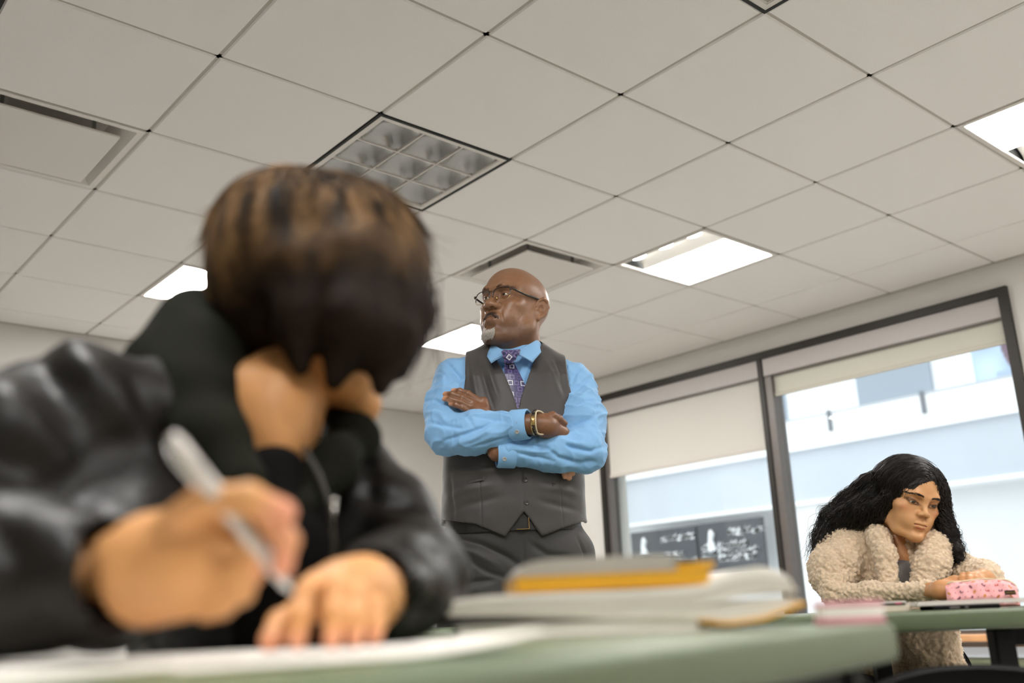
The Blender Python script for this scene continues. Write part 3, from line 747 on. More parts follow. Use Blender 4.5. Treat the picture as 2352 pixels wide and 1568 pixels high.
# ------------------------------------------------------------------ the standing man
man = empty('person', (1.35418, 0.06882, 0), math.radians(-41.0), label='bald bearded man in blue shirt and grey waistcoat standing with arms folded', cat='person')
M['skin_dark'] = mat('dark_brown_skin', (255, 255, 255), 0.40, attr=True, noise=0.10, nscale=70, bump=0.12, bscale=600, spec=0.55)
M['shirt'] = mat('sky_blue_shirt_cloth', (132, 181, 226), 0.75, noise=0.03, nscale=300, bump=0.12, bscale=900, sheen=0.15)
M['waistcoat'] = mat('charcoal_waistcoat_cloth', (60, 56, 55), 0.5, noise=0.10, nscale=400, bump=0.15, bscale=900, sheen=0.5)
M['trousers'] = mat('dark_grey_trouser_cloth', (45, 43, 41), 0.6, noise=0.12, nscale=400, bump=0.15, bscale=900, sheen=0.2)
M['black_leather'] = mat('black_leather', (20, 18, 17), 0.4, noise=0.1, nscale=80)
M['gold'] = mat('gold_metal', (214, 180, 120), 0.25, metal=1.0)
M['horn'] = mat('dark_button', (46, 42, 42), 0.3)

def arr(*p): return [np.array(q, float) for q in p]
# ---- torso profile: (z, half width, half depth, centre x, centre y)
TOR = np.array([(.86, .200, .125, -.032, .00), (.97, .198, .132, -.031, .0), (1.04, .186, .134, -.028, -.002), (1.16, .184, .134, -.024, -.004), (1.28, .186, .132, -.016, -.002),
                (1.38, .188, .126, -.012, .004), (1.44, .182, .116, -.010, .010), (1.48, .158, .100, -.009, .016), (1.52, .115, .080, -.008, .020), (1.57, .066, .066, -.008, .024)])
def torso_d(P):
    z = P[..., 2]; a, b, cx, cy = (np.interp(z, TOR[:, 0], TOR[:, i]) for i in (1, 2, 3, 4))
    q = (np.abs((P[..., 0]-cx)/a)**2.35+np.abs((P[..., 1]-cy)/b)**2.35)**(1/2.35)
    d = (q-1)*np.minimum(a, b)*0.92
    return np.maximum(d, np.maximum(0.80-z, z-1.56))
SL, EL, WL = arr((-.178, .000, 1.452), (-.206, -.128, 1.272), (.030, -.232, 1.270))
SR, ER, WR = arr((.160, .000, 1.420), (.179, -.138, 1.205), (-.066, -.185, 1.203))
# ---- skin: head and neck, then both hands, one mesh
def man_head():
    F = head_field(.0014, nose_w=1.32, lids=.58, frown=1, mdz=.004, lo=(-.1, -.14, -.175), hi=(.1, .135, .14))
    F.chain([(0, .024, -.05), (0, .030, -.10), (0, .036, -.19)], [.056, .056, .060], k=.035)
    F.ell((0, -.040, -.098), (.030, .035, .018), k=.03)                      # soft underside of the jaw
    V, Q = F.mesh(); V = relax(V, Q, 1, .35); return F, V, Q
HF, hV, hQ = man_head()
HS = 1.075; HR = rotm(0, 0, -37) @ rotm(-8, 0, 0) @ rotm(0, 3, 0)
hf = Frame((-.002, .005, 1.660), HR*HS)
hc = skin_color(hV, (140, 99, 70), (112, 72, 58), .45, mdz=.004)
# stubble shadow of the shaved jaw and the darker crown of the lips is real pigment: short hair roots
jaw = np.clip((-.045-hV[:, 2])/.03, 0, 1)*np.clip((.02-hV[:, 1])/.03, 0, 1)
hc *= (1-.42*jaw)[:, None]
mst = np.clip(1-np.sqrt((hV[:, 0]/.026)**2+((hV[:, 2]+.0415)/.0085)**2), 0, 1)*(hV[:, 1] < -.085)
hc *= (1-.75*np.clip(mst*2.2, 0, 1))[:, None]
def finger(a, b, c, d): return [np.array(q, float) for q in (a, b, c, d)]
def man_hands():
    out = []
    F = Field((-.235, -.24, 1.16), (-.04, -.08, 1.42), .0021)               # the hand lying on the upper arm
    F.chain(arr((-.058, -.185, 1.205), (-.092, -.178, 1.262), (-.108, -.172, 1.318)), [.026, .027, .024], k=.012)
    F.chain(arr((-.085, -.182, 1.25), (-.125, -.170, 1.336)), [.020, .014], k=.012); F.chain(arr((-.085, -.174, 1.25), (-.098, -.160, 1.352)), [.020, .014], k=.012)
    hand_field(F, {'index': finger((-.108, -.164, 1.352), (-.140, -.166, 1.3745), (-.163, -.158, 1.3850), (-.182, -.146, 1.3900)),
                   'middle': finger((-.118, -.170, 1.342), (-.155, -.170, 1.3630), (-.184, -.163, 1.3755), (-.205, -.150, 1.3800)),
                   'ring': finger((-.124, -.173, 1.330), (-.160, -.174, 1.3490), (-.188, -.168, 1.3600), (-.207, -.156, 1.3650)),
                   'little': finger((-.126, -.172, 1.318), (-.155, -.176, 1.3330), (-.174, -.172, 1.3420), (-.190, -.164, 1.3480)),
                   'thumb': finger((-.080, -.160, 1.28), (-.084, -.150, 1.315), (-.092, -.145, 1.340), (-.102, -.142, 1.356))}, [], 1.0, .0035)
    out.append(F.mesh())
    F = Field((-.01, -.29, 1.09), (.20, -.06, 1.33), .0021)                 # the hand tucked under the other arm
    F.chain(arr((.000, -.230, 1.270), (.040, -.228, 1.2695), (.072, -.212, 1.267)), [.027, .027, .031], k=.012)
    F.chain(arr((.06, -.216, 1.268), (.112, -.175, 1.252)), [.031, .024], k=.012)
    hand_field(F, {'index': finger((.112, -.170, 1.262), (.128, -.150, 1.222), (.136, -.138, 1.180), (.140, -.134, 1.146)),
                   'middle': finger((.108, -.172, 1.252), (.118, -.152, 1.212), (.126, -.138, 1.168), (.130, -.134, 1.134)),
                   'ring': finger((.100, -.174, 1.245), (.108, -.154, 1.208), (.114, -.140, 1.168), (.118, -.136, 1.138)),
                   'little': finger((.092, -.178, 1.240), (.098, -.158, 1.210), (.103, -.146, 1.180), (.107, -.142, 1.154)),
                   'thumb': finger((.072, -.228, 1.285), (.090, -.220, 1.292), (.106, -.205, 1.286), (.122, -.190, 1.276))}, [], 1.02, .0035)
    out.append(F.mesh()); return out
bV, bQ, bC = [hf.w(hV)], [hQ], [hc]; off = len(hV)
for V, Q in man_hands():
    c = np.tile(np.array(lin((122, 82, 56))), (len(V), 1))
    for tip in ((-.207, -.152, 1.382), (-.184, -.149, 1.392), (-.209, -.158, 1.367), (-.192, -.166, 1.350), (.140, -.138, 1.146), (.130, -.138, 1.134), (.118, -.140, 1.138)):
        w = np.clip(1.3-np.linalg.norm(V-np.array(tip), axis=1)/.013, 0, 1)[:, None]; c = c*(1-w)+np.array(lin((214, 156, 122)))*w
    bV.append(relax(V, Q, 1, .3)); bQ.append(Q+off); bC.append(c); off += len(V)
# hidden part of the body inside the clothes, so the figure is one whole
F = Field((-.27, -.28, .06), (.25, .2, 1.6), .012)
F.op(lambda P: torso_d(P)+.022, (-.26, -.17, .78), (.22, .17, 1.58), k=.02)
F.chain([SL, EL, WL], [.045, .038, .026], k=.02); F.chain([SR, ER, WR], [.045, .038, .026], k=.02)
F.chain(arr((-.008, .03, 1.40), (-.006, .034, 1.56)), .055, k=.02)
for hx, kx in ((-.125, -.14), (.068, .085)): F.chain(arr((hx, 0, .9), (kx, -.005, .5), (kx, .02, .08)), [.075, .05, .04], k=.02)
V, Q = F.mesh(); bV.append(V); bQ.append(Q+off); bC.append(np.tile(np.array(lin((122, 82, 56))), (len(V), 1)))
np_mesh('body', np.vstack(bV), np.vstack(bQ), M['skin_dark'], man, True, col=np.vstack(bC))
for x in (-1, 1): eye(man, hf, x, (-.25 if True else 0, -1, .02), (46, 28, 18), (182, 170, 156))
# ---- brows, moustache, goatee
hs = sampler(HF)
M['brow_black'] = mat('black_hair', (26, 20, 17), 0.6)
M['grey_hair'] = mat('grey_beard_hair', (196, 188, 178), 0.55, noise=0.4, nscale=300)
bs = []
for x in (-1, 1):
    S_ = brow_hairs(x, False, 150, 5+x, .9, .7); bs.append(project_out(S_, hs, np.tile(np.array([0.0, .0005, .0005]), (len(S_), 1))))
V, F = strands(np.vstack(bs), .0003); np_mesh('eyebrows', hf.w(V), F, mat('soft_brown_brow', (72, 48, 34), 0.7), man, True)
rng = np.random.RandomState(11)
def hair_patch(n, xr, fz, length, drop, out, rad, name, m, seed, keep=None):
    rng = np.random.RandomState(seed); S_ = []
    while len(S_) < n:
        x = rng.uniform(-xr, xr); z = fz(x, rng)
        if keep is not None and not keep(x, z): continue
        p = project_out(np.array([[(x, -.115, z)]]), hs, np.zeros((1, 1)))[0, 0]
        if name == 'moustache' and (p[2] > -.0335 or p[1] > -.070): continue
        L = length*rng.uniform(.6, 1.15); d = np.array([x*1.2+rng.normal(0, .18), -out*(1+rng.normal(0, .3)), -drop]); d /= np.linalg.norm(d)
        d2 = d*.6+np.array([0, .25, -1])*.5; d2 /= np.linalg.norm(d2)
        S_.append([p-d*.001, p+d*L*.4, p+d*L*.6+d2*L*.3])
    V, F = strands(np.array(S_), rad); return np_mesh(name, hf.w(V), F, m, man, True)
hair_patch(460, .035, lambda x, r: -.0405+r.uniform(-.0045, .0050)-abs(x)**1.6*3.2, .0034, 1.0, .10, .00032, 'moustache', M['brow_black'], 3)
hair_patch(1400, .034, lambda x, r: r.uniform(-.116, -.078), .017, 1.0, .55, .00048, 'goatee', M['grey_hair'], 4, keep=lambda x, z: (x/.036)**2+((z+.101)/.027)**2 < 1)
hair_patch(420, .033, lambda x, r: r.uniform(-.116, -.083), .010, 1.0, .4, .00040, 'goatee_roots', M['brow_black'], 6, keep=lambda x, z: (x/.034)**2+((z+.098)/.022)**2 < 1)
# ---- glasses
def glasses(parent, fr):
    g = empty('glasses'); g.parent = parent
    M['frame_black'] = mat('black_brown_frame', (34, 28, 24), 0.25, coat=0.5)
    zc, yc, hw, hh = .0115, -.1075, .0280, .0190
    top_all = []
    for x in (-1, 1):
        cx = x*.0335
        def pt(t):                                     # rounded rectangle outline
            c, s = math.cos(t), math.sin(t); e = 0.62
            px = hw*math.copysign(abs(c)**e, c); pz = hh*math.copysign(abs(s)**e, s)
            if s < 0: px *= 1-.10*abs(s)
            return (cx+px, yc+.0045*abs((cx+px)/.06)**1.6*1.8, zc+pz)
        T = [2*math.pi*i/64 for i in range(64)]
        top = [pt(t) for t in np.linspace(-.18, math.pi+.18, 34)]; low = [pt(t) for t in np.linspace(math.pi+.18, 2*math.pi-.18, 34)]
        MB().tube(fr.w(top), .00145, 6).build('brow_rim', M['frame_black'], g, True)
        MB().tube(fr.w(low), .0007, 6).build('lower_rim', M['gold'], g, True)
        MB().add(fr.w([pt(t) for t in T]), [tuple(range(64))]).build('lens', M['lens'], g, True)
        MB().tube(fr.w([(cx-x*.0225, yc+.001, zc-.004), (cx-x*.0205, yc+.007, zc-.006)]), .0006, 5).ball(fr.w([(cx-x*.0195, yc+.009, zc-.008)])[0], (.003, .003, .0045)).build('nose_pad', M['gold'], g, True)
        hx = cx+x*(hw+.002); hy = yc+.0075
        MB().tube(fr.w([(cx+x*hw, hy-.002, zc+.009), (hx+x*.004, hy, zc+.0095), (hx+x*.006, hy+.006, zc+.0095)]), .0021, 6).build('hinge', M['frame_black'], g, True)
        q = [(hx+x*.006, hy+.004, zc+.0095), (x*.0760, -.050, .0215), (x*.0800, -.010, .0260), (x*.0835, .010, .0270), (x*.084, .022, .018), (x*.082, .029, .004)]
        MB().tube(fr.w(q), [.0028, .0031, .0031, .0028, .0024, .0020], 6).build('temple', M['frame_black'], g, True)
        MB().tube(fr.w([(hx+x*.0088, hy+.012, zc+.0102), (x*.0795, -.040, .0235)]), .0013, 5).build('temple_inlay', M['temple_inlay'], g, True)
    MB().tube(fr.w([(-.0085, yc, zc+.0085), (-.004, yc-.0022, zc+.0110), (.004, yc-.0022, zc+.0110), (.0085, yc, zc+.0085)]), .0012, 6).build('bridge', M['frame_black'], g, True)
    return g
M['lens'] = glass_mat('spectacle_lens', (.97, .97, .97), 0.05)
M['temple_inlay'] = mat('olive_temple_inlay', (150, 138, 104), 0.3, metal=0.4)
glasses(man, hf)
# ---- shirt
F = Field((-.31, -.32, 1.02), (.29, .17, 1.60), .0034)
F.op(torso_d, (-.24, -.17, .9), (.22, .17, 1.59), k=.0)
for (s_, e_, w_), sg in (((SL, EL, WL), -1), ((SR, ER, WR), 1)):
    F.caps(np.array((s_[0]-sg*.075, .012, s_[2]+.028)), s_, .050, .066, k=.05)
    m1 = s_*.5+e_*.5+np.array((sg*.008, .004, 0)); m2 = e_*.62+w_*.38
    F.chain([s_, m1, e_], [.068, .066, .056], k=.016, kk=.03)
    F.chain([e_, m2, w_*.86+e_*.14], [.058, .055, .036], k=.012, kk=.02)
F.chain(arr((-.19, -.145, 1.262), (-.13, -.175, 1.250), (-.075, -.205, 1.252)), [.050, .047, .036], k=.02)
F.op(lambda P: np.maximum(1.048-P[..., 2], P[..., 2]-1.548), (0, 0, 0), (0, 0, 0), inter=True)
V, Q = F.mesh(); V = relax(V, Q, 2, .5); N = vnormals(V, Q)
def fold2(V, N, L, front=True):
    """creases given in the frontal plane (x, z) of the wearer"""
    P2 = V.copy(); P2[:, 1] = 0; D = np.zeros(len(V)); f = np.clip((-N[:, 1]+.15)/.4, 0, 1)
    for pts, amp, wd in L:
        d = np.full(len(V), 9.0); tt = np.zeros(len(V)); m = len(pts)-1
        for i in range(m):
            e, t = seg_dist(P2, (pts[i][0], 0, pts[i][1]), (pts[i+1][0], 0, pts[i+1][1])); q = e < d; d = np.where(q, e, d); tt = np.where(q, (i+t)/m, tt)
        # asymmetric: groove with a raised lip beside it
        D += amp*np.sin(np.pi*np.clip(tt*.92+.04, 0, 1))**.7*np.exp(-(d/wd)**2)
    return V+N*(D*f)[:, None]
SHF = [  # (points, amplitude, width)
 ([(-.21, 1.505), (-.185, 1.468), (-.160, 1.435)], -.005, .007), ([(-.235, 1.49), (-.205, 1.455), (-.165, 1.41)], .004, .008), ([(-.255, 1.425), (-.20, 1.43), (-.155, 1.44)], -.004, .007),
 ([(-.27, 1.40), (-.22, 1.405), (-.16, 1.40)], .004, .009), ([(-.275, 1.375), (-.235, 1.37), (-.205, 1.345)], -.004, .007), ([(-.265, 1.34), (-.22, 1.32), (-.20, 1.29)], .004, .009),
 ([(-.25, 1.30), (-.215, 1.285), (-.15, 1.265)], -.004, .007), ([(-.215, 1.24), (-.15, 1.25), (-.10, 1.265), (-.06, 1.29)], -.005, .006), ([(-.19, 1.225), (-.13, 1.235), (-.07, 1.26)], .004, .008),
 ([(-.10, 1.325), (-.055, 1.31), (-.025, 1.297)], -.005, .005), ([(-.09, 1.305), (-.05, 1.30), (-.022, 1.285)], .004, .006), ([(-.13, 1.30), (-.08, 1.29), (-.03, 1.275)], -.003, .006),
 ([(-.12, 1.22), (-.07, 1.228), (-.02, 1.24)], -.005, .004), ([(-.18, 1.33), (-.14, 1.30), (-.12, 1.26)], -.003, .008), ([(-.24, 1.35), (-.19, 1.365), (-.15, 1.36)], -.003, .006),
 ([(.150, 1.40), (.172, 1.45), (.195, 1.475)], -.004, .006), ([(.150, 1.375), (.185, 1.41), (.222, 1.445)], -.005, .007), ([(.155, 1.35), (.20, 1.385), (.24, 1.40)], .004, .009),
 ([(.150, 1.33), (.19, 1.35), (.245, 1.36)], -.004, .007), ([(.135, 1.27), (.17, 1.285), (.20, 1.293)], -.006, .006), ([(.14, 1.29), (.19, 1.31), (.235, 1.32)], .004, .009),
 ([(.09, 1.235), (.14, 1.205), (.19, 1.195), (.225, 1.21)], -.005, .007), ([(.07, 1.245), (.12, 1.22), (.17, 1.215)], .004, .008), ([(.06, 1.215), (.10, 1.18), (.16, 1.165), (.20, 1.17)], -.005, .007),
 ([(-.02, 1.225), (.03, 1.22), (.08, 1.20)], -.004, .005), ([(-.02, 1.20), (.03, 1.185), (.09, 1.17)], -.004, .006), ([(.00, 1.155), (.05, 1.147), (.10, 1.142)], -.005, .004), ([(.215, 1.28), (.235, 1.24), (.23, 1.20)], -.003, .008), ([(.20, 1.25), (.215, 1.215), (.20, 1.18)], .003, .008),
 ([(-.06, 1.50), (-.05, 1.45), (-.03, 1.40)], -.002, .005), ([(.035, 1.46), (.025, 1.42), (.02, 1.38)], -.003, .005), ([(.02, 1.48), (.008, 1.44), (.012, 1.40)], .002, .005)]
V = fold2(V, N, [(p, a*1.55, w*.82) for p, a, w in SHF]); Wp = V+.012*np.stack([vnoise(V, 16, q) for q in (31, 32, 33)], 1); rg_ = (1-np.abs(vnoise(Wp*np.array((1, 1, 1.6)), 17, 3)))**4; r2_ = (1-np.abs(vnoise(Wp*np.array((1.5, 1, 1)), 30, 8)))**4
sl_ = np.clip((np.abs(V[:, 0]+.008)-.10)/.05, 0, 1)+np.clip((1.33-V[:, 2])/.03, 0, 1); sl_ = np.clip(sl_, 0, 1)
V += N*((.0060*(rg_-.35)+.0026*(r2_-.35))*sl_+.0010*vnoise(V, 55, 8))[:, None]
V = relax(V, Q, 1, .3)
shirt = np_mesh('shirt', V, Q, M['shirt'], man, True)
def cuff(w, e, r0, r1, L, name):
    ax = (w-e)/np.linalg.norm(w-e); a = np.array((0, 0, 1.0)); u = a-ax*ax@a; u /= np.linalg.norm(u); v = np.cross(ax, u)
    prof = [(-L, r0-.006), (-L, r0+.001), (-L+.003, r0+.0025), (-.003, r1+.0025), (0, r1), (-.002, r1-.003), (-L*.8, r0-.006)]; n = 40; V = []
    for t, r in prof:
        for k in range(n):
            b = 2*math.pi*k/n; V.append(w+ax*t+(u*math.cos(b)*1.0+v*math.sin(b)*.86)*r*(1+.012*math.sin(3*b)))
    m = len(prof); F = [(i*n+k, i*n+(k+1) % n, ((i+1) % m)*n+(k+1) % n, ((i+1) % m)*n+k) for i in range(m) for k in range(n)]
    c = np_mesh(name, V, F, M['shirt'], shirt, True); c.data.set_sharp_from_angle(angle=math.radians(50)); return ax, u, v
for (w, e, q) in ((WL-np.array((.004, 0, 0)), EL, 205), (WR, ER, 160)):
    ax, u, v = cuff(w, e, .0405, .0385, .050, 'cuff')
    b = math.radians(q)
def button(c, nrm, r, m, parent, name='button'):
    nrm = Vector(nrm).normalized(); R = nrm.to_track_quat('Z', 'Y').to_matrix()
    mb = MB(); prof = [(0.0001, .0006), (r*.55, .0006), (r*.7, .0014), (r*.95, .0014), (r, 0)]; V = []; n = 16
    for rr, z in prof: V += [Vector(c)+R @ Vector((rr*math.cos(2*math.pi*k/n), rr*math.sin(2*math.pi*k/n), z+.001)) for k in range(n)]
    mb.add(V, [(i*n+k, i*n+(k+1) % n, (i+1)*n+(k+1) % n, (i+1)*n+k) for i in range(len(prof)-1) for k in range(n)])
    for dx in (-1, 1):
        for dy in (-1, 1): mb.ball(Vector(c)+R @ Vector((dx*r*.2, dy*r*.2, .0018)), r*.1, 5, 4)
    return mb.build(name, m, parent, True)
M['pearl'] = mat('pearl_button', (176, 176, 176), 0.2, noise=0.2, nscale=200)
button((-.008, -.252, 1.246), (0, -.8, -.55), .0062, M['pearl'], shirt); button((-.044, -.212, 1.181), (0, -.85, -.5), .0062, M['pearl'], shirt)
# collar leaves and stand
def patch(A, B, n, m, th, name, matr, parent, belly=0.0):
    """surface between two curves, with thickness"""
    A = np.asarray(A, float); B = np.asarray(B, float)
    def crv(C, t):
        k = len(C)-1; x = min(t*k, k-1e-6); i = int(x); f = x-i; p0, p1, p2, p3 = C[max(i-1, 0)], C[i], C[min(i+1, k)], C[min(i+2, k)]
        return .5*((2*p1)+(-p0+p2)*f+(2*p0-5*p1+4*p2-p3)*f*f+(-p0+3*p1-3*p2+p3)*f**3)
    P = np.array([[crv(A, i/n)*(1-j/m)+crv(B, i/n)*(j/m) for j in range(m+1)] for i in range(n+1)])
    du = np.gradient(P, axis=0); dv = np.gradient(P, axis=1); N = np.cross(du, dv); N /= np.linalg.norm(N, axis=2, keepdims=True)+1e-12
    if N[..., 1].mean() > 0: N = -N
    P = P+N*(belly*np.sin(np.pi*np.linspace(0, 1, m+1))[None, :, None])
    V = np.vstack([(P+N*th/2).reshape(-1, 3), (P-N*th/2).reshape(-1, 3)]); k = (n+1)*(m+1); F = []
    for i in range(n):
        for j in range(m): q = i*(m+1)+j; F += [(q, q+1, q+m+2, q+m+1), (k+q, k+q+m+1, k+q+m+2, k+q+1)]
    bd = [i*(m+1) for i in range(n+1)]+[n*(m+1)+j for j in range(1, m+1)]+[i*(m+1)+m for i in range(n-1, -1, -1)]+[j for j in range(m-1, 0, -1)]
    for a in range(len(bd)): p, q = bd[a], bd[(a+1) % len(bd)]; F.append((p, k+p, k+q, q))
    return np_mesh(name, V, F, matr, parent, True)
patch([(-.007, .098, 1.580), (.052, .060, 1.580), (.062, -.005, 1.570), (.040, -.066, 1.540), (-.010, -.112, 1.500)], [(-.007, .112, 1.545), (.064, .070, 1.545), (.077, -.010, 1.535), (.066, -.088, 1.502), (.043, -.142, 1.464)], 26, 8, .0026, 'collar_leaf', M['shirt'], shirt, .004)
patch([(-.007, .098, 1.580), (-.062, .060, 1.580), (-.074, -.005, 1.568), (-.062, -.060, 1.540), (-.019, -.112, 1.500)], [(-.007, .112, 1.545), (-.078, .070, 1.545), (-.089, -.010, 1.532), (-.086, -.080, 1.502), (-.074, -.138, 1.468)], 26, 8, .0026, 'collar_leaf', M['shirt'], shirt, .004)
st = MB()
ring = [(-.007+.062*math.sin(t), .022-.088*math.cos(t), 1.540+.022*(1-math.cos(t))/2*1.6-.016) for t in np.linspace(.55, 2*math.pi-.55, 40)]
patch([(x*.98+0, y, z+.012) for x, y, z in ring], [(x*1.04, y*1.02, z-.030) for x, y, z in ring], 50, 4, .0024, 'collar_stand', M['shirt'], shirt)
# ---- tie
def tor_y(x, z, off): 
    a, b, cx, cy = (np.interp(z, TOR[:, 0], TOR[:, i]) for i in (1, 2, 3, 4)); return cy-b*(max(0, 1-abs((x-cx)/a)**2.35))**(1/2.35)-off
def tie():
    M['tie'] = mat('purple_tie_silk', (255, 255, 255), 0.38, attr=True, noise=0.05, nscale=500, sheen=0.3)
    navy, lav, sil, mid = (np.array(lin(c)) for c in ((60, 55, 98), (118, 104, 150), (206, 206, 214), (88, 78, 124)))
    def squares(X, Z):
        """hollow squares woven into the silk, metres in the tie's own plane"""
        C = np.tile(navy, (len(X), 1)); rg = random.Random(8)
        p = .0172
        for i in range(-4, 5):
            for j in range(-12, 4):
                cx, cz = i*p*1.12+(j % 2)*p*.45, j*p*1.02; col = rg.choice([sil, lav, lav, mid, sil, mid]); h = p*rg.choice([.40, .44, .36])
                if rg.random() < .18: continue
                dx, dz = np.abs(X-cx-rg.uniform(-.0015, .0015)), np.abs(Z-cz); m = np.maximum(dx, dz); q = (m < h) & (m > h-.0026)
                C[q] = col
        return C
    n, m = 190, 84; P = []; UV = []
    for i in range(n+1):
        t = i/n; z = 1.482-.185*t; cx = -.024+.034*t; w = .011+.030*min(1, t/.72)**.85
        for j in range(m+1):
            u = j/m*2-1; x = cx+w*u; y = tor_y(x, z, .0035+.004*(1-u*u)*min(1, .3+t))-.012*(1-t)**2
            P.append((x, y, z)); UV.append((w*u*1.02+.004*math.sin(t*2), -(t*.185)))
    UV = np.array(UV); C_ = squares(UV[:, 0]*math.cos(.12)-UV[:, 1]*math.sin(.12), UV[:, 0]*math.sin(.12)+UV[:, 1]*math.cos(.12))
    F = [(i*(m+1)+j, i*(m+1)+j+1, (i+1)*(m+1)+j+1, (i+1)*(m+1)+j) for i in range(n) for j in range(m)]
    b = np_mesh('tie', P, np.array(F), M['tie'], man, True, col=C_)
    # knot: lofted trapezoid
    L = [(1.506, .0245, .010), (1.502, .0275, .015), (1.494, .0250, .0185), (1.482, .0195, .0185), (1.471, .0145, .015), (1.466, .011, .008)]
    zz = np.linspace(1.506, 1.466, 70); P = []; k = 96
    for z in zz:
        a = np.interp(z, [q[0] for q in L][::-1], [q[1] for q in L][::-1]); d = np.interp(z, [q[0] for q in L][::-1], [q[2] for q in L][::-1]); cx = np.interp(z, [1.466, 1.506], [-.0235, -.0150])
        for j in range(k): t = 2*math.pi*j/k; P.append((cx+a*math.cos(t)+.0012*math.sin(z*420+math.cos(t)*3), -.128-d*math.sin(t)*.9, z+.0015*math.cos(2*t)))
    P = np.array(P); nz = len(zz); F = [(i*k+j, i*k+(j+1) % k, (i+1)*k+(j+1) % k, (i+1)*k+j) for i in range(nz-1) for j in range(k)]+[tuple(range(k))[::-1]]
    X, Z = P[:, 0]+.0165, P[:, 2]-1.50; C_ = squares(X*.75-Z*.66, X*.66+Z*.75)
    np_mesh('knot', P, F, M['tie'], b, True, col=C_)
tie()
# ---- waistcoat
F = Field((-.255, -.19, .95), (.21, .18, 1.58), .0032)
sh_d = lambda P: smin(smin(torso_d(P), d_caps(P, (-.085, .012, 1.478), SL, .055, .068), .04), d_caps(P, (.075, .012, 1.452), SR, .055, .068), .04)
F.op(lambda P: sh_d(P)-.0135, (-.25, -.18, .9), (.22, .17, 1.6), k=0)
F.op(lambda P: sh_d(P)-.0075, (-.26, -.2, .9), (.22, .19, 1.6), sub=True)
hemx = np.array([-.26, -.222, -.13, -.051, .002, .048, .10, .165, .21]); hemz = np.array([1.045, 1.040, 1.018, .982, 1.047, .980, .998, 1.020, 1.025])
def vest_cut(P):
    x, y, z = P[..., 0], P[..., 1], P[..., 2]
    hz = np.where(y < 0, np.interp(x, hemx, hemz), 1.03); d = (hz-z)*.75
    ax, az = -.003, 1.330
    def half(bx, bz): L = math.hypot(bx-ax, bz-az); return (-(bz-az)/L, (bx-ax)/L)
    nl = half(-.082, 1.545); nr = half(.074, 1.545)
    dl = (x-ax)*nl[0]+(z-az)*nl[1]; dr = -((x-ax)*nr[0]+(z-az)*nr[1])
    bow = .006*np.sin(np.clip((z-az)/.21, 0, 1)*np.pi)
    v = np.maximum(np.maximum(dl+bow, dr+bow*.6), y-.0)                 # inside the V where both negative
    d = np.maximum(d, -v)
    nk = d_ell(P, (-.007, .03, 1.56), (.080, .085, .06)); d = np.maximum(d, -nk)
    for xe, sg in ((-.152, -1), (.143, 1)):
        arm = np.maximum((xe-x)*sg+.020*np.clip((1.45-z)/.1, 0, 1)**2, (1.30-z)); arm = np.maximum(arm, -1)
        d = np.maximum(d, -arm)
    return d
F.op(lambda P: -vest_cut(P), (-.26, -.2, .9), (.22, .19, 1.6), sub=True)
V, Q = F.mesh(); V = relax(V, Q, 2, .4); N = vnormals(V, Q)
VF = [([(-.11, 1.50), (-.10, 1.44), (-.085, 1.38), (-.07, 1.33)], -.003, .008), ([(-.09, 1.50), (-.075, 1.43), (-.055, 1.36)], .003, .008), ([(-.13, 1.49), (-.125, 1.43), (-.115, 1.36)], .003, .009),
      ([(.11, 1.49), (.125, 1.44), (.13, 1.38)], -.003, .008), ([(.08, 1.49), (.10, 1.43), (.12, 1.37)], .002, .009),
      ([(.002, 1.34), (.001, 1.2), (.001, 1.04)], -.0022, .0022), ([(-.118, 1.19), (-.115, 1.11), (-.113, 1.0)], -.0012, .0018), ([(.100, 1.18), (.105, 1.10), (.108, 1.01)], -.0012, .0018),
      ([(-.20, 1.10), (-.15, 1.115), (-.08, 1.12)], .0025, .012), ([(-.20, 1.06), (-.14, 1.075), (-.06, 1.09)], -.0025, .012), ([(.16, 1.09), (.11, 1.105), (.05, 1.11)], .002, .012), ([(.15, 1.05), (.1, 1.06), (.04, 1.075)], -.002, .010),
      ([(-.18, 1.17), (-.12, 1.16), (-.05, 1.165)], .003, .012), ([(.155, 1.16), (.11, 1.15), (.06, 1.155)], -.0025, .010), ([(-.19, 1.02), (-.195, 1.09), (-.2, 1.16)], -.002, .006)]
V = fold2(V, N, [(p, a*1.5, w*.9) for p, a, w in VF]); V = V+N*(.0012*vnoise(V, 30, 5))[:, None]
vest = np_mesh('waistcoat', V, Q, M['waistcoat'], man, True)
for z in (1.255, 1.195, 1.132, 1.070): button((.010, tor_y(.01, z, .0135), z), (0, -1, .05), .0075, M['horn'], vest)
for x0, x1, z0, z1 in ((-.186, -.105, 1.131, 1.140), (.078, .150, 1.118, 1.108)):
    pts0 = [(x, tor_y(x, z0+(z1-z0)*i/8, .0185), z0+(z1-z0)*i/8+.004) for i, x in enumerate(np.linspace(x0, x1, 9))]
    patch(pts0, [(x, y-.0006, z-.009) for x, y, z in pts0], 16, 2, .0022, 'welt_pocket', M['waistcoat'], vest)
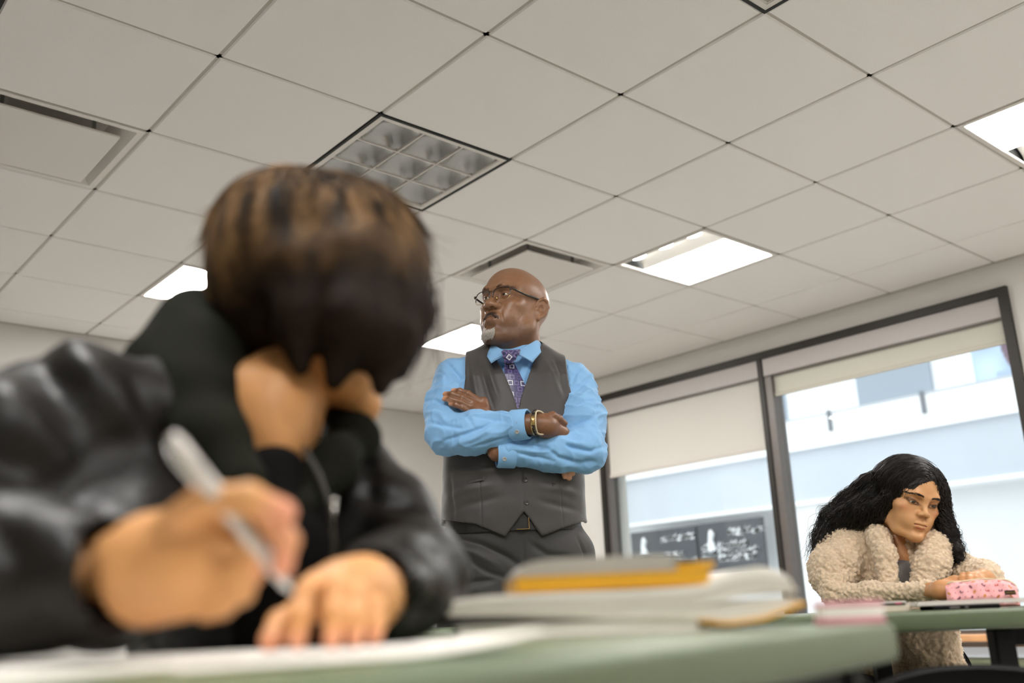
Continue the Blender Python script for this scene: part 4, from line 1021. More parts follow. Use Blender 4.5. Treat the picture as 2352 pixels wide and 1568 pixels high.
# ---- trousers, belt, shoes
F = Field((-.27, -.20, .03), (.22, .2, 1.07), .005)
F.op(lambda P: np.maximum(torso_d(P)-.001, P[..., 2]-1.040), (-.26, -.18, .78), (.2, .18, 1.04), k=0)
for hx, kx, s_ in ((-.128, -.145, -1), (.066, .085, 1)):
    F.chain(arr((hx+s_*.012, .0, .90), (hx+s_*.008, -.01, .78), (kx, -.015, .5), (kx, .015, .26), (kx, .025, .075)), [.112, .104, .078, .075, .082], k=.045, kk=.05)
F.caps((-.215, -.01, .965), (-.205, -.02, .90), .034, .03, k=.04); F.caps((.148, -.01, .945), (.140, -.02, .88), .034, .03, k=.04)
F.op(lambda P: np.maximum(.05-P[..., 2], P[..., 2]-1.038), (0, 0, 0), (0, 0, 0), inter=True)
V, Q = F.mesh(); V = relax(V, Q, 2, .5); N = vnormals(V, Q)
TF = [([(-.19, .985), (-.12, .965), (-.05, .93), (-.01, .90)], -.006, .010), ([(-.21, .965), (-.14, .945), (-.07, .905)], .005, .012), ([(-.23, .86), (-.19, .90), (-.15, .91)], -.006, .009), ([(-.24, .83), (-.17, .865), (-.08, .87)], -.006, .008),
      ([(-.22, .80), (-.14, .83), (-.05, .825)], -.006, .008), ([(-.22, .78), (-.15, .80), (-.08, .79)], .005, .009), ([(-.005, 1.0), (-.004, .93), (-.004, .86)], -.003, .003), ([(.02, .96), (.06, .93), (.12, .925)], -.005, .010),
      ([(.03, .90), (.08, .88), (.15, .90)], -.005, .010), ([(-.16, .93), (-.1, .89), (-.04, .87)], -.004, .008), ([(-.21, .99), (-.225, .94), (-.22, .88)], -.004, .005), ([(.145, .98), (.165, .93), (.16, .87)], -.004, .005)]
V = fold2(V, N, [(p, a*1.4, w*.85) for p, a, w in TF]); V = V+N*(.0015*vnoise(V, 25, 9))[:, None]
np_mesh('trousers', V, Q, M['trousers'], man, True)
bt = []
for t in np.linspace(0, 2*math.pi, 72)[:-1]:
    c, s_ = math.cos(t), math.sin(t); bt.append((-.029+.1905*math.copysign(abs(c)**.85, c), -.001+.1385*math.copysign(abs(s_)**.85, s_)))
V = [(x*k+(-.029)*(1-k), y*k, z) for z, k in ((.998, .985), (.998, 1.012), (1.046, 1.006), (1.046, .98)) for x, y in bt]; n = len(bt)
belt = np_mesh('belt', V, [(i*n+k, i*n+(k+1) % n, ((i+1) % 4)*n+(k+1) % n, ((i+1) % 4)*n+k) for i in range(4) for k in range(n)], M['black_leather'], man, False)
bk = MB()
for lo, hi in (((-.020, -.1470, .999), (.016, -.1415, 1.0006)), ((.0135, -.1475, .999), (.0155, -.1415, 1.032))): bk.box(lo, hi)
bk.build('buckle', M['gold'], belt)
for kx in (-.145, .085):
    F = Field((kx-.07, -.24, -.005), (kx+.07, .11, .13), .004)
    F.chain(arr((kx, .06, .045), (kx+(.004 if kx > 0 else -.004), -.06, .040), (kx+(.012 if kx > 0 else -.012), -.17, .030)), [.038, .041, .036], k=.02); F.caps((kx, .035, .05), (kx, .03, .10), .042, .046, k=.02)
    F.op(lambda P: np.maximum(.004-P[..., 2], P[..., 2]-.105), (0, 0, 0), (0, 0, 0), inter=True)
    V, Q = F.mesh(); V[:, 2] = np.maximum(V[:, 2], 0.002); np_mesh('shoe', V, Q, M['black_leather'], man, True)
# ---- bracelets on the wrist
def bracelet(name, xoff, r, th, m, tilt, lumps=0):
    ax = (WL-EL)/np.linalg.norm(WL-EL); a = np.array((0, 0, 1.0)); u = a-ax*(ax@a); u /= np.linalg.norm(u); v = np.cross(ax, u); c = WL+ax*xoff
    pts = [c+(u*math.cos(t)+v*math.sin(t))*r+ax*tilt*math.sin(t) for t in np.linspace(0, 2*math.pi, 41)[:-1]]
    mb = MB()
    if lumps:
        for k in range(lumps): p = pts[int(k*40/lumps)]; mb.ball(p, th, 8, 6)
    else: mb.tube(pts, th, 6, closed=True)
    return mb.build(name, m, man, True), c, u, v, ax
M['bead'] = mat('dark_bead', (34, 26, 22), 0.3, noise=0.3, nscale=120); M['cord'] = mat('cream_cord', (206, 190, 160), 0.6, bump=.4, bscale=600)
bracelet('watch_band', .010, .0300, .0030, M['gold'], .004); bracelet('cord_bracelet', .026, .0315, .0026, M['cord'], -.010); bracelet('cord_bracelet', .021, .0312, .0022, M['cord'], .006)
bd, c, u, v, ax = bracelet('bead_bracelet', .018, .0330, .0050, M['bead'], .002, 22); bd['kind'] = 'stuff'
MB().tube([c-v*.034+u*.014+ax*.002, c-v*.034-u*.012+ax*.002] if (v[1] > 0) else [c+v*.034+u*.014+ax*.002, c+v*.034-u*.012+ax*.002], .0052, 10).build('gold_tube_bead', M['gold'], bd, True)
# ------------------------------------------------------------------ the seated young woman
girl = empty('person', (1.77476, -0.81888, 0), math.radians(-61.6625), label='young woman with long curly black hair in a cream fleece coat, looking down', cat='person')
M['skin_tan'] = mat('tan_skin', (255, 255, 255), 0.45, attr=True, noise=0.04, nscale=60, bump=0.08, bscale=500, spec=0.45)
M['sherpa'] = mat('cream_sherpa_fleece', (255, 255, 255), 0.95, attr=True, noise=0.10, nscale=160, bump=0.8, bscale=420, sheen=0.5, spec=0.1)
M['curl_black'] = mat('black_curly_hair', (27, 20, 17), 0.48, noise=0.45, nscale=90, spec=0.4)
M['grey_knit'] = mat('grey_jersey', (128, 124, 122), 0.85, noise=0.06, nscale=300)
M['jeans'] = mat('dark_jeans', (40, 36, 38), 0.85, noise=0.2, nscale=300)
GF = head_field(.0016, fem=True, nose_w=.84, lids=.66, lid_dz=-.0030, ears=False, lo=(-.1, -.14, -.175), hi=(.1, .135, .14))
GF.chain([(0, .022, -.045), (0, .034, -.10), (.004, .050, -.19)], [.044, .043, .050], k=.03)
gV, gQ = GF.mesh(); gV = relax(gV, gQ, 1, .4)
GS = .815; GR = rotm(0, 0, 34) @ rotm(0, 13, 0) @ rotm(20, 0, 0)
gf = Frame(np.array((.069, -.087, .993))-GR@np.array((0, -.083, .016))*GS, GR*GS)
gc = skin_color(gV, (206, 154, 106), (188, 98, 86), 1.0)
def spot(c, V, p, r, colr, w):
    k = np.exp(-(np.linalg.norm((V-np.array(p))/np.array(r), axis=1))**2)[:, None]*w; return c*(1-k)+np.array(lin(colr))*k
for x in (-1, 1):
    gc = spot(gc, gV, (x*.050, -.078, -.012), (.017, .02, .014), (204, 122, 92), .45)          # blush
    gc = spot(gc, gV, (x*.0325, -.095, .0235), (.016, .02, .0055), (150, 96, 62), .5)           # eye shadow
for x in (-1, 1):                                                             # dark lash line
    q_ = np.sqrt(((gV[:, 0]-x*.0322)/.0165)**2+((gV[:, 2]-.0135-(gV[:, 0]-x*.0322)*x*.30)/.0062)**2); k_ = (np.exp(-((q_-1)/.30)**2)*(gV[:, 1] < -.07)*.8)[:, None]; gc = gc*(1-k_)+np.array(lin((52, 30, 22)))*k_
gbV, gbQ, gbC = [gf.w(shorten(gV))], [gQ], [gc]; off = len(gV)
def girl_hand(F): 
    V, Q = F.mesh(); return relax(V, Q, 1, .3), Q
F = Field((.03, -.36, .755), (.20, -.16, .86), .0021)                       # near hand behind the pouch
F.chain(arr((.045, -.208, .7945), (.075, -.246, .793), (.108, -.262, .790)), [.0165, .019, .019], k=.01); F.chain(arr((.078, -.240, .795), (.112, -.248, .796)), [.017, .015], k=.01)
hand_field(F, {'index': finger((.112, -.244, .803), (.136, -.246, .806), (.150, -.256, .802), (.156, -.264, .797)), 'middle': finger((.114, -.252, .800), (.138, -.256, .802), (.152, -.265, .797), (.157, -.271, .790)),
               'ring': finger((.112, -.262, .794), (.132, -.268, .795), (.146, -.273, .790), (.152, -.276, .784)), 'little': finger((.108, -.268, .786), (.126, -.274, .785), (.137, -.277, .781), (.144, -.279, .777)),
               'thumb': finger((.085, -.232, .806), (.104, -.226, .812), (.122, -.230, .812), (.138, -.238, .810))}, [], .92, .003)
V, Q = girl_hand(F); gbV.append(V); gbQ.append(Q+off); off += len(V); gbC.append(np.tile(np.array(lin((198, 142, 94))), (len(V), 1)))
F = Field((.09, -.30, .775), (.25, -.08, .86), .0024)                       # far hand
F.chain(arr((.180, -.130, .815), (.165, -.172, .815), (.150, -.198, .814)), [.0165, .018, .018], k=.01)
hand_field(F, {'index': finger((.136, -.204, .820), (.124, -.224, .820), (.120, -.238, .814), (.119, -.246, .808)), 'middle': finger((.144, -.208, .820), (.136, -.230, .820), (.132, -.244, .813), (.131, -.250, .806)),
               'ring': finger((.153, -.208, .818), (.148, -.230, .818), (.145, -.242, .812), (.144, -.249, .806)), 'little': finger((.161, -.205, .815), (.160, -.222, .815), (.158, -.232, .810), (.157, -.239, .804)),
               'thumb': finger((.146, -.182, .812), (.128, -.192, .810), (.116, -.202, .808), (.108, -.212, .806))}, [], .92, .003)
V, Q = girl_hand(F); gbV.append(V); gbQ.append(Q+off); off += len(V); gbC.append(np.tile(np.array(lin((198, 142, 94))), (len(V), 1)))
F = Field((-.25, -.3, .35), (.25, .42, 1.0), .012)                          # rest of the figure inside the clothes
F.chain(arr((-.04, .20, .56), (-.02, .09, .80), (.0, .03, .88)), [.11, .10, .07], k=.03)
F.chain(arr((-.11, .04, .90), (-.148, -.08, .803), (.045, -.212, .794)), [.030, .015, .013], k=.02); F.chain(arr((.105, .045, .845), (.155, -.025, .818), (.180, -.135, .815)), [.030, .022, .016], k=.02)
F.chain(arr((.0, .03, .87), (.012, .01, .93)), .042, k=.02)
V, Q = F.mesh(); gbV.append(V); gbQ.append(Q+off); gbC.append(np.tile(np.array(lin((198, 142, 94))), (len(V), 1)))
np_mesh('body', np.vstack(gbV), np.vstack(gbQ), M['skin_tan'], girl, True, col=np.vstack(gbC))
for x in (-1, 1): eye(girl, gf, x, (.05, -1, -.46), (44, 26, 18), (225, 216, 206))
gs = sampler(GF); ls = []; bs = []
for x in (-1, 1):
    S_ = brow_hairs(x, True, 300, 21+x, .62, .9); bs.append(project_out(S_, gs, np.tile(np.array([.0, .0006, .0006]), (len(S_), 1))))
    for t in np.linspace(-1, 1, 34):                                          # upper lashes along the lid margin
        px = x*.0322+t*.0125; pz = .0165+.0023*(1-t*t)+x*t*.0028; p = np.array((px, -.0945+.005*t*t, pz))
        ls.append([p, p+np.array((t*.0014, -.0036, -.0012)), p+np.array((t*.0026+x*.0008, -.0066, -.0002))])
V, F = strands(np.vstack(bs), .00030); np_mesh('eyebrows', gf.w(V), F, M['curl_black'], girl, True)
V, F = strands(np.array(ls), .00042); np_mesh('eyelashes', gf.w(V), F, M['curl_black'], girl, True)
# ---- hair: dark mass underneath, then curls
G1 = [(0.093, -0.02, 1.094), (0.053, 0.0, 1.11), (0.007, 0.02, 1.103), (-0.045, 0.03, 1.066), (-0.093, 0.04, 1.02), (-0.14, 0.05, 0.983), (-0.177, 0.05, 0.936), (-0.201, 0.04, 0.883)]
G2 = [(0.091, -0.05, 1.082), (0.055, -0.05, 1.085), (0.007, -0.04, 1.065), (-0.039, -0.03, 1.022), (-0.073, -0.02, 0.992), (-0.118, 0.0, 0.967), (-0.154, 0.0, 0.927), (-0.187, 0.0, 0.865)]
G3 = [(0.083, -0.088, 1.055), (0.06, -0.098, 1.056), (0.030, -0.097, 1.035), (0.009, -0.083, 1.002), (-0.016, -0.06, 0.976), (-0.051, -0.03, 0.968), (-0.094, 0.0, 0.960), (-0.134, 0.01, 0.930)]
G4 = [(0.079, 0.05, 1.109), (0.048, 0.08, 1.112), (0.016, 0.1, 1.103), (-0.055, 0.11, 1.048), (-0.104, 0.1, 0.995), (-0.147, 0.1, 0.949), (-0.171, 0.09, 0.922), (-0.19, 0.08, 0.895)]
R1 = [(0.094, -0.04, 1.085), (0.11, -0.05, 1.065), (0.117, -0.05, 1.033), (0.113, -0.04, 0.999), (0.11, -0.03, 0.964), (0.116, -0.03, 0.923), (0.126, -0.04, 0.885), (0.137, -0.05, 0.856)]
R2 = [(0.09, -0.085, 1.055), (0.103, -0.08, 1.036), (0.107, -0.07, 1.007), (0.104, -0.05, 0.973), (0.100, -0.04, 0.939), (0.104, -0.04, 0.898), (0.118, -0.05, 0.867), (0.129, -0.06, 0.851)]
R3 = [(0.088, 0.03, 1.104), (0.106, 0.04, 1.09), (0.117, 0.05, 1.06), (0.115, 0.05, 1.018), (0.111, 0.04, 0.975), (0.113, 0.02, 0.932), (0.12, 0.01, 0.895), (0.128, 0.0, 0.874)]
for g_ in (G1, G2, G4, R1, R3):
    for i, dz in enumerate((.020, .022, .020, .012, .004)): g_[i] = (g_[i][0], g_[i][1], g_[i][2]-(dz if g_[0][0] < .0895 or g_ in (G1, G2) else dz*.6*(i < 3)))
H1 = [(.086, -.080, 1.060), (.060, -.072, 1.072), (.030, -.060, 1.066), (.000, -.045, 1.045), (-.030, -.030, 1.015), (-.065, -.012, .985), (-.105, .005, .955), (-.145, .015, .915)]
H2 = [(.088, -.075, 1.058), (.102, -.062, 1.052), (.110, -.055, 1.020), (.108, -.045, .985), (.104, -.035, .95), (.106, -.035, .91), (.116, -.045, .875), (.127, -.055, .853)]
def crv_n(C, T):
    C = np.asarray(C, float); k = len(C)-1; x = np.clip(T*k, 0, k-1e-6); i = x.astype(int); f = (x-i)[:, None]
    p0, p1, p2, p3 = C[np.maximum(i-1, 0)], C[i], C[np.minimum(i+1, k)], C[np.minimum(i+2, k)]
    return .5*(2*p1+(-p0+p2)*f+(2*p0-5*p1+4*p2-p3)*f*f+(-p0+3*p1-3*p2+p3)*f**3)
HFd = Field((-.25, -.14, .82), (.18, .17, 1.14), .0032)
cap_R = GR
def capd(P):
    q = (P-gf.o)@gf.R/GS**2
    d = d_ell(q, (0, .011, .048), (.0860, .112, .084))
    face = d_ell(q, (0.004, -.135, -.026), (.062, .088, .124))
    return np.maximum(d, -smin(face, q[..., 2]+.02+.5*(q[..., 1]+.02), -0.0) if False else np.maximum(d, -face))
HFd.op(lambda P: np.maximum(capd(P), -((P-gf.o)@gf.R/GS**2)[..., 2]-.06), (-.06, -.13, .90), (.17, .15, 1.13), k=0)
for g_, rr in ((G1, [.006, .012, .02, .03, .034, .032, .022, .007]), (G2, [.006, .010, .014, .022, .028, .030, .024, .007]), (G3, [.004, .006, .009, .014, .018, .020, .016, .006]), (G4, [.006, .014, .022, .034, .036, .030, .024, .012]),
               (R1, [.005, .008, .010, .012, .014, .018, .016, .006]), (R3, [.006, .009, .014, .018, .020, .020, .014, .006])):
    g_ = np.array(g_); c = np.mean([G1, G2, G4], axis=0) if g_[-1, 0] < 0 else g_
    HFd.chain([tuple(q) for q in g_*.86+c*.14], np.array(rr)*.9, k=.014, kk=.012)
HFd.op(lambda P: d_ell((P-gf.o)@gf.R/GS**2, (.010, -.132, -.026), (.056, .090, .122)), (-.03, -.2, .85), (.17, .05, 1.09), k=.004, sub=True)
HFd.chain([(a-.012, b, c+.012) for a, b, c in G3[3:]], [.008, .014, .018, .016, .006], k=.010)
V, Q = HFd.mesh(); V = relax(V, Q, 2, .5); N = vnormals(V, Q)
V = V+N*(.0018*vnoise(V, 60, 4)+.001*vnoise(V, 140, 6))[:, None]
hair = np_mesh('hair', V, Q, M['curl_black'], girl, True)
hsamp = sampler(HFd)
def locks(groups, m, k, seed, r, curl, name, spread=.026, lift=(-.002, .006), tail=1.0):
    rng = np.random.RandomState(seed); T = np.linspace(0, 1, k); out = []
    for _ in range(m):
        gs_ = groups[rng.randint(len(groups))]; w = rng.dirichlet(np.ones(len(gs_))*.8)
        L = rng.uniform(.72, 1.04); s0 = rng.uniform(0, .35) if rng.rand() < .5 else 0; C = sum(w[i]*crv_n(gs_[i], s0+(L-s0)*T) for i in range(len(gs_)))
        o = rng.normal(0, 1, 3); o2 = rng.normal(0, 1, 3); amp = spread*(.35+.65*np.sin(np.pi*np.clip(T*.75+.1, 0, 1)))
        out.append(C+amp[:, None]*o*.7+(amp*np.sin(T*rng.uniform(3, 6)+rng.uniform(0, 6)))[:, None]*o2*.25)
    lf = rng.uniform(lift[0], lift[1], (m, 1))*np.ones((1, k)); C = np.array(out)
    pull = (1-np.clip((T-.5)/.4, 0, 1))[None]*np.ones((m, 1))
    C = push_out(C, hsamp, lf.ravel(), pull.ravel())
    f = rng.uniform(30, 52, (m, 1)); ph = rng.uniform(0, 6.28, (m, 1)); A = curl*rng.uniform(.5, 1.2, (m, 1))*np.clip((T[None]-.06)/.6, 0, 1)**.8
    tan = np.gradient(C, axis=1); tan /= np.linalg.norm(tan, axis=2, keepdims=True)+1e-9; u = np.cross(tan, np.array((.2, .9, .1))); u /= np.linalg.norm(u, axis=2, keepdims=True)+1e-9; v = np.cross(tan, u)
    C = C+(A*np.sin(f*T+ph))[..., None]*u+(A*.7*np.cos(f*T+ph))[..., None]*v
    q = (C-gf.o)@gf.R/GS**2; bad = ((q[..., 1] < -.060) & (np.abs(q[..., 0]) < .045) & (q[..., 2] < .040) & (q[..., 2] > -.13)).any(1)
    sg = np.linalg.norm(np.diff(C, axis=1), axis=2); bad |= (sg.max(1) > 3.2*np.median(sg, axis=1)); C = C[~bad]; m = len(C)
    V, F = strands(C, np.random.RandomState(seed+1).uniform(.6, 1.3, m)*r)
    o = np_mesh(name, V, F, M['curl_black'], hair, True); o['kind'] = 'stuff'; return o
LG = [[G1, G2], [G2, G3], [G1, G4], [G1, G2, G4], [G2, G3], [G1, G2]]; RG = [[R1, R2], [R1, R3], [R2, R1, R3]]
locks(LG, 2300, 44, 3, .00085, .0050, 'long_curls'); locks(RG, 900, 44, 7, .00085, .0062, 'side_curls', .014)
locks([[H1, G3], [H1, G2], [H1]], 800, 40, 33, .00075, .0024, 'front_curls', .012, (0, .005)); locks([[H2, R1], [H2]], 200, 40, 35, .00075, .0024, 'temple_curls', .005, (0, .004))
locks([[G1, G4], [G1, G2], [G2, G1]], 70, 46, 15, .0005, .006, 'stray_curls', .024, (.0, .010)); locks(RG, 50, 46, 19, .0005, .006, 'stray_curls', .018, (.0, .010))
tt = np.linspace(0, 1, 40); MB().tube(np.stack([.136+.006*np.sin(tt*9), -.05+.006*np.cos(tt*9), .872-.034*tt], 1), .0012, 5).build('ringlet', M['curl_black'], hair, True)
# ---- coat
F = Field((-.30, -.29, .40), (.25, .36, 1.02), .0028)
F.chain(arr((-.06, .19, .52), (-.045, .15, .66), (-.025, .09, .80), (-.005, .045, .885)), [.150, .140, .128, .085], k=.03, kk=.06)
F.chain(arr((-.055, .045, .925), (-.118, .030, .902)), [.055, .062], k=.05); F.chain(arr((.06, .05, .89), (.112, .045, .835)), [.05, .055], k=.05)
F.chain(arr((-.118, .028, .896), (-.150, -.030, .850), (-.152, -.095, .802)), [.064, .054, .030], k=.02, kk=.03)
F.chain(arr((-.152, -.095, .796), (-.070, -.150, .7925), (.056, -.213, .7945)), [.026, .0185, .0175], k=.010, kk=.03)
F.chain(arr((.112, .040, .835), (.150, -.02, .818), (.172, -.085, .818), (.176, -.126, .818)), [.048, .038, .030, .025], k=.02, kk=.03)
F.chain(arr((.00, .02, .80), (.035, -.03, .70), (.055, -.02, .60), (.058, .0, .50)), [.06, .052, .050, .055], k=.03); F.chain(arr((-.10, .03, .78), (-.11, .0, .66), (-.11, .02, .52)), [.07, .06, .06], k=.03)
F.op(lambda P: np.maximum(d_ell(P, (.002, -.082, .865), (.026, .075, .10)), -(P[..., 2]-.76)), (-.04, -.17, .74), (.06, .02, .98), k=.012, sub=True)
LPL = arr((-.052, .050, .966), (-.048, .0, .960), (-.037, -.050, .920), (-.028, -.082, .880), (-.031, -.100, .815)); LPR = arr((.030, .055, .955), (.075, .015, .925), (.082, -.035, .888), (.068, -.070, .850), (.048, -.090, .808))
F.chain(LPL, [.020, .022, .022, .021, .020], k=.002, kk=.02); F.chain(LPR, [.024, .029, .034, .034, .030], k=.002, kk=.02)
F.chain(arr((-.052, .050, .966), (-.02, .085, .975), (.030, .055, .950)), [.022, .024, .024], k=.01)
F.caps((.060, -.215, .7945), (.09, -.232, .7945), .0165, .0165, k=.002, sub=True)
F.op(lambda P: np.minimum(P[..., 2]-.42, 9), (0, 0, 0), (0, 0, 0), inter=True) if False else None
F.op(lambda P: np.maximum(.7565-P[..., 2], np.maximum(-(P[..., 1]+.02), P[..., 2]-9))*-1+0 if False else np.maximum(np.maximum(P[..., 1]+.075, P[..., 2]-.758), -9), (-.3, -.29, .6), (.25, -.0, .76), sub=True)
V, Q = F.mesh(); V = relax(V, Q, 1, .5); N = vnormals(V, Q)
V = fold2(V, N, [([(-.17, .93), (-.13, .88), (-.10, .83)], -.006, .010), ([(-.19, .86), (-.14, .85), (-.10, .86)], -.006, .010), ([(-.16, .83), (-.12, .81), (-.06, .82)], -.005, .009), ([(-.14, .91), (-.10, .87), (-.08, .84)], .006, .012), ([(-.2, .82), (-.15, .80), (-.10, .79)], -.005, .009)])
N = vnormals(V, Q)
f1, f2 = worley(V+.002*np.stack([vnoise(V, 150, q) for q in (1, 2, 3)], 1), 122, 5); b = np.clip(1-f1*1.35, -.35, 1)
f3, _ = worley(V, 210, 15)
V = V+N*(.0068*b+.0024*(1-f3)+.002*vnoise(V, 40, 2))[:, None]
cc = np.array(lin((228, 204, 174)))[None, :]*(.84+.16*np.clip(b*1.4, 0, 1)+.05*vnoise(V, 120, 9))[:, None]  # hollows between the curls darkened in the colour, as shade
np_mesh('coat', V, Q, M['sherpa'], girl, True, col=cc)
# ---- grey top, jeans, bracelet, shoes
F = Field((-.12, -.12, .64), (.12, .17, .93), .005); F.chain(arr((-.02, .07, .74), (-.004, .0, .80), (.002, -.008, .846)), [.065, .055, .038], k=.02); V, Q = F.mesh(); np_mesh('top', relax(V, Q, 1), Q, M['grey_knit'], girl, True)
F = Field((-.25, -.42, .02), (.22, .36, .62), .006)
for hx, kx in ((-.12, -.13), (.03, .06)): F.chain(arr((hx, .19, .52), (kx, -.20, .53), (kx+.02, -.17, .30), (kx+.02, -.12, .08)), [.095, .066, .055, .045], k=.03, kk=.02)
V, Q = F.mesh(); np_mesh('jeans', relax(V, Q, 1), Q, M['jeans'], girl, True)
for kx in (-.11, .08):
    F = Field((kx-.06, -.33, -.004), (kx+.06, -.03, .12), .005); F.chain(arr((kx, -.09, .045), (kx, -.17, .045), (kx, -.27, .032)), [.042, .042, .032], k=.02); F.caps((kx, -.12, .06), (kx, -.12, .1), .042, k=.02)
    F.op(lambda P: .004-P[..., 2], (0, 0, 0), (0, 0, 0), inter=True); V, Q = F.mesh(); V[:, 2] = np.maximum(V[:, 2], .002); np_mesh('shoe', V, Q, M['black_leather'], girl, True)
w_ = np.array((.066, -.232, .7945)); ax = np.array((.66, -.75, 0)); u = np.array((.75, .66, 0)); v = np.array((0, 0, 1.0))
MB().tube([w_+(u*math.cos(t)+v*math.sin(t))*.0195+ax*.004*math.sin(t) for t in np.linspace(0, 6.283, 33)[:-1]], .0011, 5, closed=True).build('bracelet', mat('silver_chain', (200, 198, 192), .25, metal=1), girl, True)
# bring the figure to its true size and distance (grown about the height of the table top; legs keep their floor)
GK = 1.098; girl.location = (CAM[0]+2.8*math.sin(math.radians(61.6625)), CAM[1]+2.8*math.cos(math.radians(61.6625)), 0)
for o in girl.children_recursive:
    n = len(o.data.vertices); co = np.empty(n*3, np.float32); o.data.vertices.foreach_get('co', co); co = co.reshape(-1, 3); co[:, :2] *= GK
    if not o.name.startswith(('jeans', 'shoe')): co[:, 2] = .77+(co[:, 2]-.77)*GK
    o.data.vertices.foreach_set('co', co.ravel()); o.data.update()
# ---- her chair, and the empty chair on the near side of the same table
_c = Vector(girl.location); _R = Matrix.Rotation(math.radians(-61.66), 3, 'Z')
for o in bpy.data.objects:
    if o.name.split('.')[0] in ('eyebrows', 'eyelashes', 'moustache', 'goatee', 'goatee_roots'): o['kind'] = 'stuff'
chair(tuple(_c+_R @ Vector((-.05, .19, 0))), math.radians(-61.66), 'black chair the young woman in the fleece coat sits on')
chair((1.211, -1.092, 0), math.radians(139), 'empty black chair with a rounded back in front of the green table further back')
# ------------------------------------------------------------------ things on the front table
M['paper'] = mat('white_paper', (242, 237, 228), 0.8, noise=0.02, nscale=30)
M['paper_grey'] = mat('grey_cover', (176, 170, 162), 0.6, noise=0.05, nscale=20)
M['yellow'] = mat('yellow_cover', (226, 168, 34), 0.55, noise=0.04, nscale=25)
M['ink'] = mat('blue_grey_ink', (96, 96, 112), 0.8)
def sheet(name, w, h, loc, rz, label, curl, lines=0, group='paper sheets the student writes on'):
    n, m = 20, 24; V = []
    for i in range(n+1):
        for j in range(m+1):
            u, v = i/n, j/m; x, y = (u-.5)*w, (v-.5)*h; V.append((x, y, curl(u, v)))
    F = [(i*(m+1)+j, (i+1)*(m+1)+j, (i+1)*(m+1)+j+1, i*(m+1)+j+1) for i in range(n) for j in range(m)]
    r = empty(name, loc, rz, label=label, cat='paper', group=group)
    a = np.array(V); b = a-np.array((0, 0, .0004)); k = len(a)
    np_mesh('page', np.vstack([a, b]), F+[tuple(q+k for q in f[::-1]) for f in F], M['paper'], r, True)
    if lines:
        mb = MB(); rg = random.Random(4)
        for q in range(lines):
            y = h*.42-q*h*.8/lines; x = -w*.42
            while x < w*.36:
                L = rg.uniform(.008, .03); u, v = x/w+.5, y/h+.5; z = curl(u, v)+.0003
                mb.add([(x, y, z), (x+L, y, curl((x+L)/w+.5, v)+.0003), (x+L, y+.003, curl((x+L)/w+.5, v)+.0003), (x, y+.003, z)], [(0, 1, 2, 3)]); x += L+.006
        o = mb.build('handwriting', M['ink'], r); o['kind'] = 'stuff'
    return r
TA = math.radians(14.03)
LF = lambda x, y: (CAM[0]*0-.00570233+.88585639*x+.46395955*y, -1.14341337-.46395955*x+.88585639*y)     # metres in the student's frame -> room
px, py = LF(.00, -.335); sheet('paper_sheet', .216, .279, (px, py, T1+.0012), TA-.35, 'white sheet of paper under the writing hands with one corner curling up', lambda u, v: .016*max(0, u-.55)**1.7*3.2*max(0, .75-v)+.0004, 9)
px, py = LF(-.175, -.40); sheet('paper_sheet', .216, .279, (px, py, T1+.0009), TA+.25, 'grey-white sheet of paper lying left of the writing hand', lambda u, v: .004*max(0, v-.6)*2+.0004+.001*math.sin(u*5), 10)
# stack of notebooks: frame with x along the side that faces the room's camera-side aisle
SX = Vector((.824, -.567)); SO = Vector((.042, -1.300)); SA = math.atan2(SX.y, SX.x)
def at(x, y): return (SO.x+SX.x*x-SX.y*y, SO.y+SX.y*x+SX.x*y)
def lam(name, xs, zb, zt, depth, m, parent, y0=0.0, wob=0.0):
    """a layer given by its lower and upper profile along x"""
    n = len(xs); V = []
    for x, b, t in zip(xs, zb, zt): V += [(x, y0+wob*math.sin(x*40), b), (x, y0+depth, b), (x, y0+depth, t), (x, y0+wob*math.sin(x*40), t)]
    F = [(0, 3, 2, 1), (4*n-4, 4*n-3, 4*n-2, 4*n-1)]
    for i in range(n-1):
        for k in range(4): F.append((4*i+k, 4*i+(k+1) % 4, 4*i+4+(k+1) % 4, 4*i+4+k))
    o = np_mesh(name, V, F, m, parent, True); o.data.set_sharp_from_angle(angle=math.radians(45)); return o
r = empty('notebook', (*at(.03, .0), T1), SA, label='white softcover notebook at the bottom of the stack of books', cat='notebook', group='notebooks in the stack on the front table')
xs = np.linspace(0, .250, 12); lam('cover', xs, xs*0+.0000, xs*0+.0012, .15, M['paper_grey'], r); lam('page_block', xs[:-1]+.002, xs[:-1]*0+.0012, xs[:-1]*0+.0112, .146, M['paper'], r, .002, .001); lam('cover', xs, xs*0+.0112, xs*0+.0125, .15, M['paper'], r)
r = empty('shadow_layer', (*at(.0, .012), T1+.0128), SA, label='dark grey layer standing in for the shadow gap between the two white notebooks', cat='shadow_layer')
xs = np.linspace(.04, .25, 10); lam('cover', xs, xs*0, xs*0+.0025, .12, mat('shadow_grey', (70, 66, 60), .6), r); lam('inner_sheet', xs, xs*0+.0027, .0030+.004*(xs/.25), .12, M['paper_grey'], r, .004)  # dark layer added where only shadow lies between the notebooks
r = empty('notebook', (*at(.0, .0), T1), SA, label='thick open notebook with curling pages in the middle of the stack', cat='notebook', group='notebooks in the stack on the front table')
xs = np.linspace(.020, .352, 72); t = xs/.352
PB = np.interp(xs, [0, .08, .17, .24, .275, .31, .352], [.0225, .0205, .0140, .0132, .0075, .0105, .0235]); PT = np.interp(xs, [0, .06, .20, .25, .285, .315, .335, .352], [.0330, .0385, .0392, .0405, .0520, .0535, .0470, .0270])
for z_ in (PB, PT): z_[1:-1] = (z_[:-2]+2*z_[1:-1]+z_[2:])/4; z_[1:-1] = (z_[:-2]+2*z_[1:-1]+z_[2:])/4
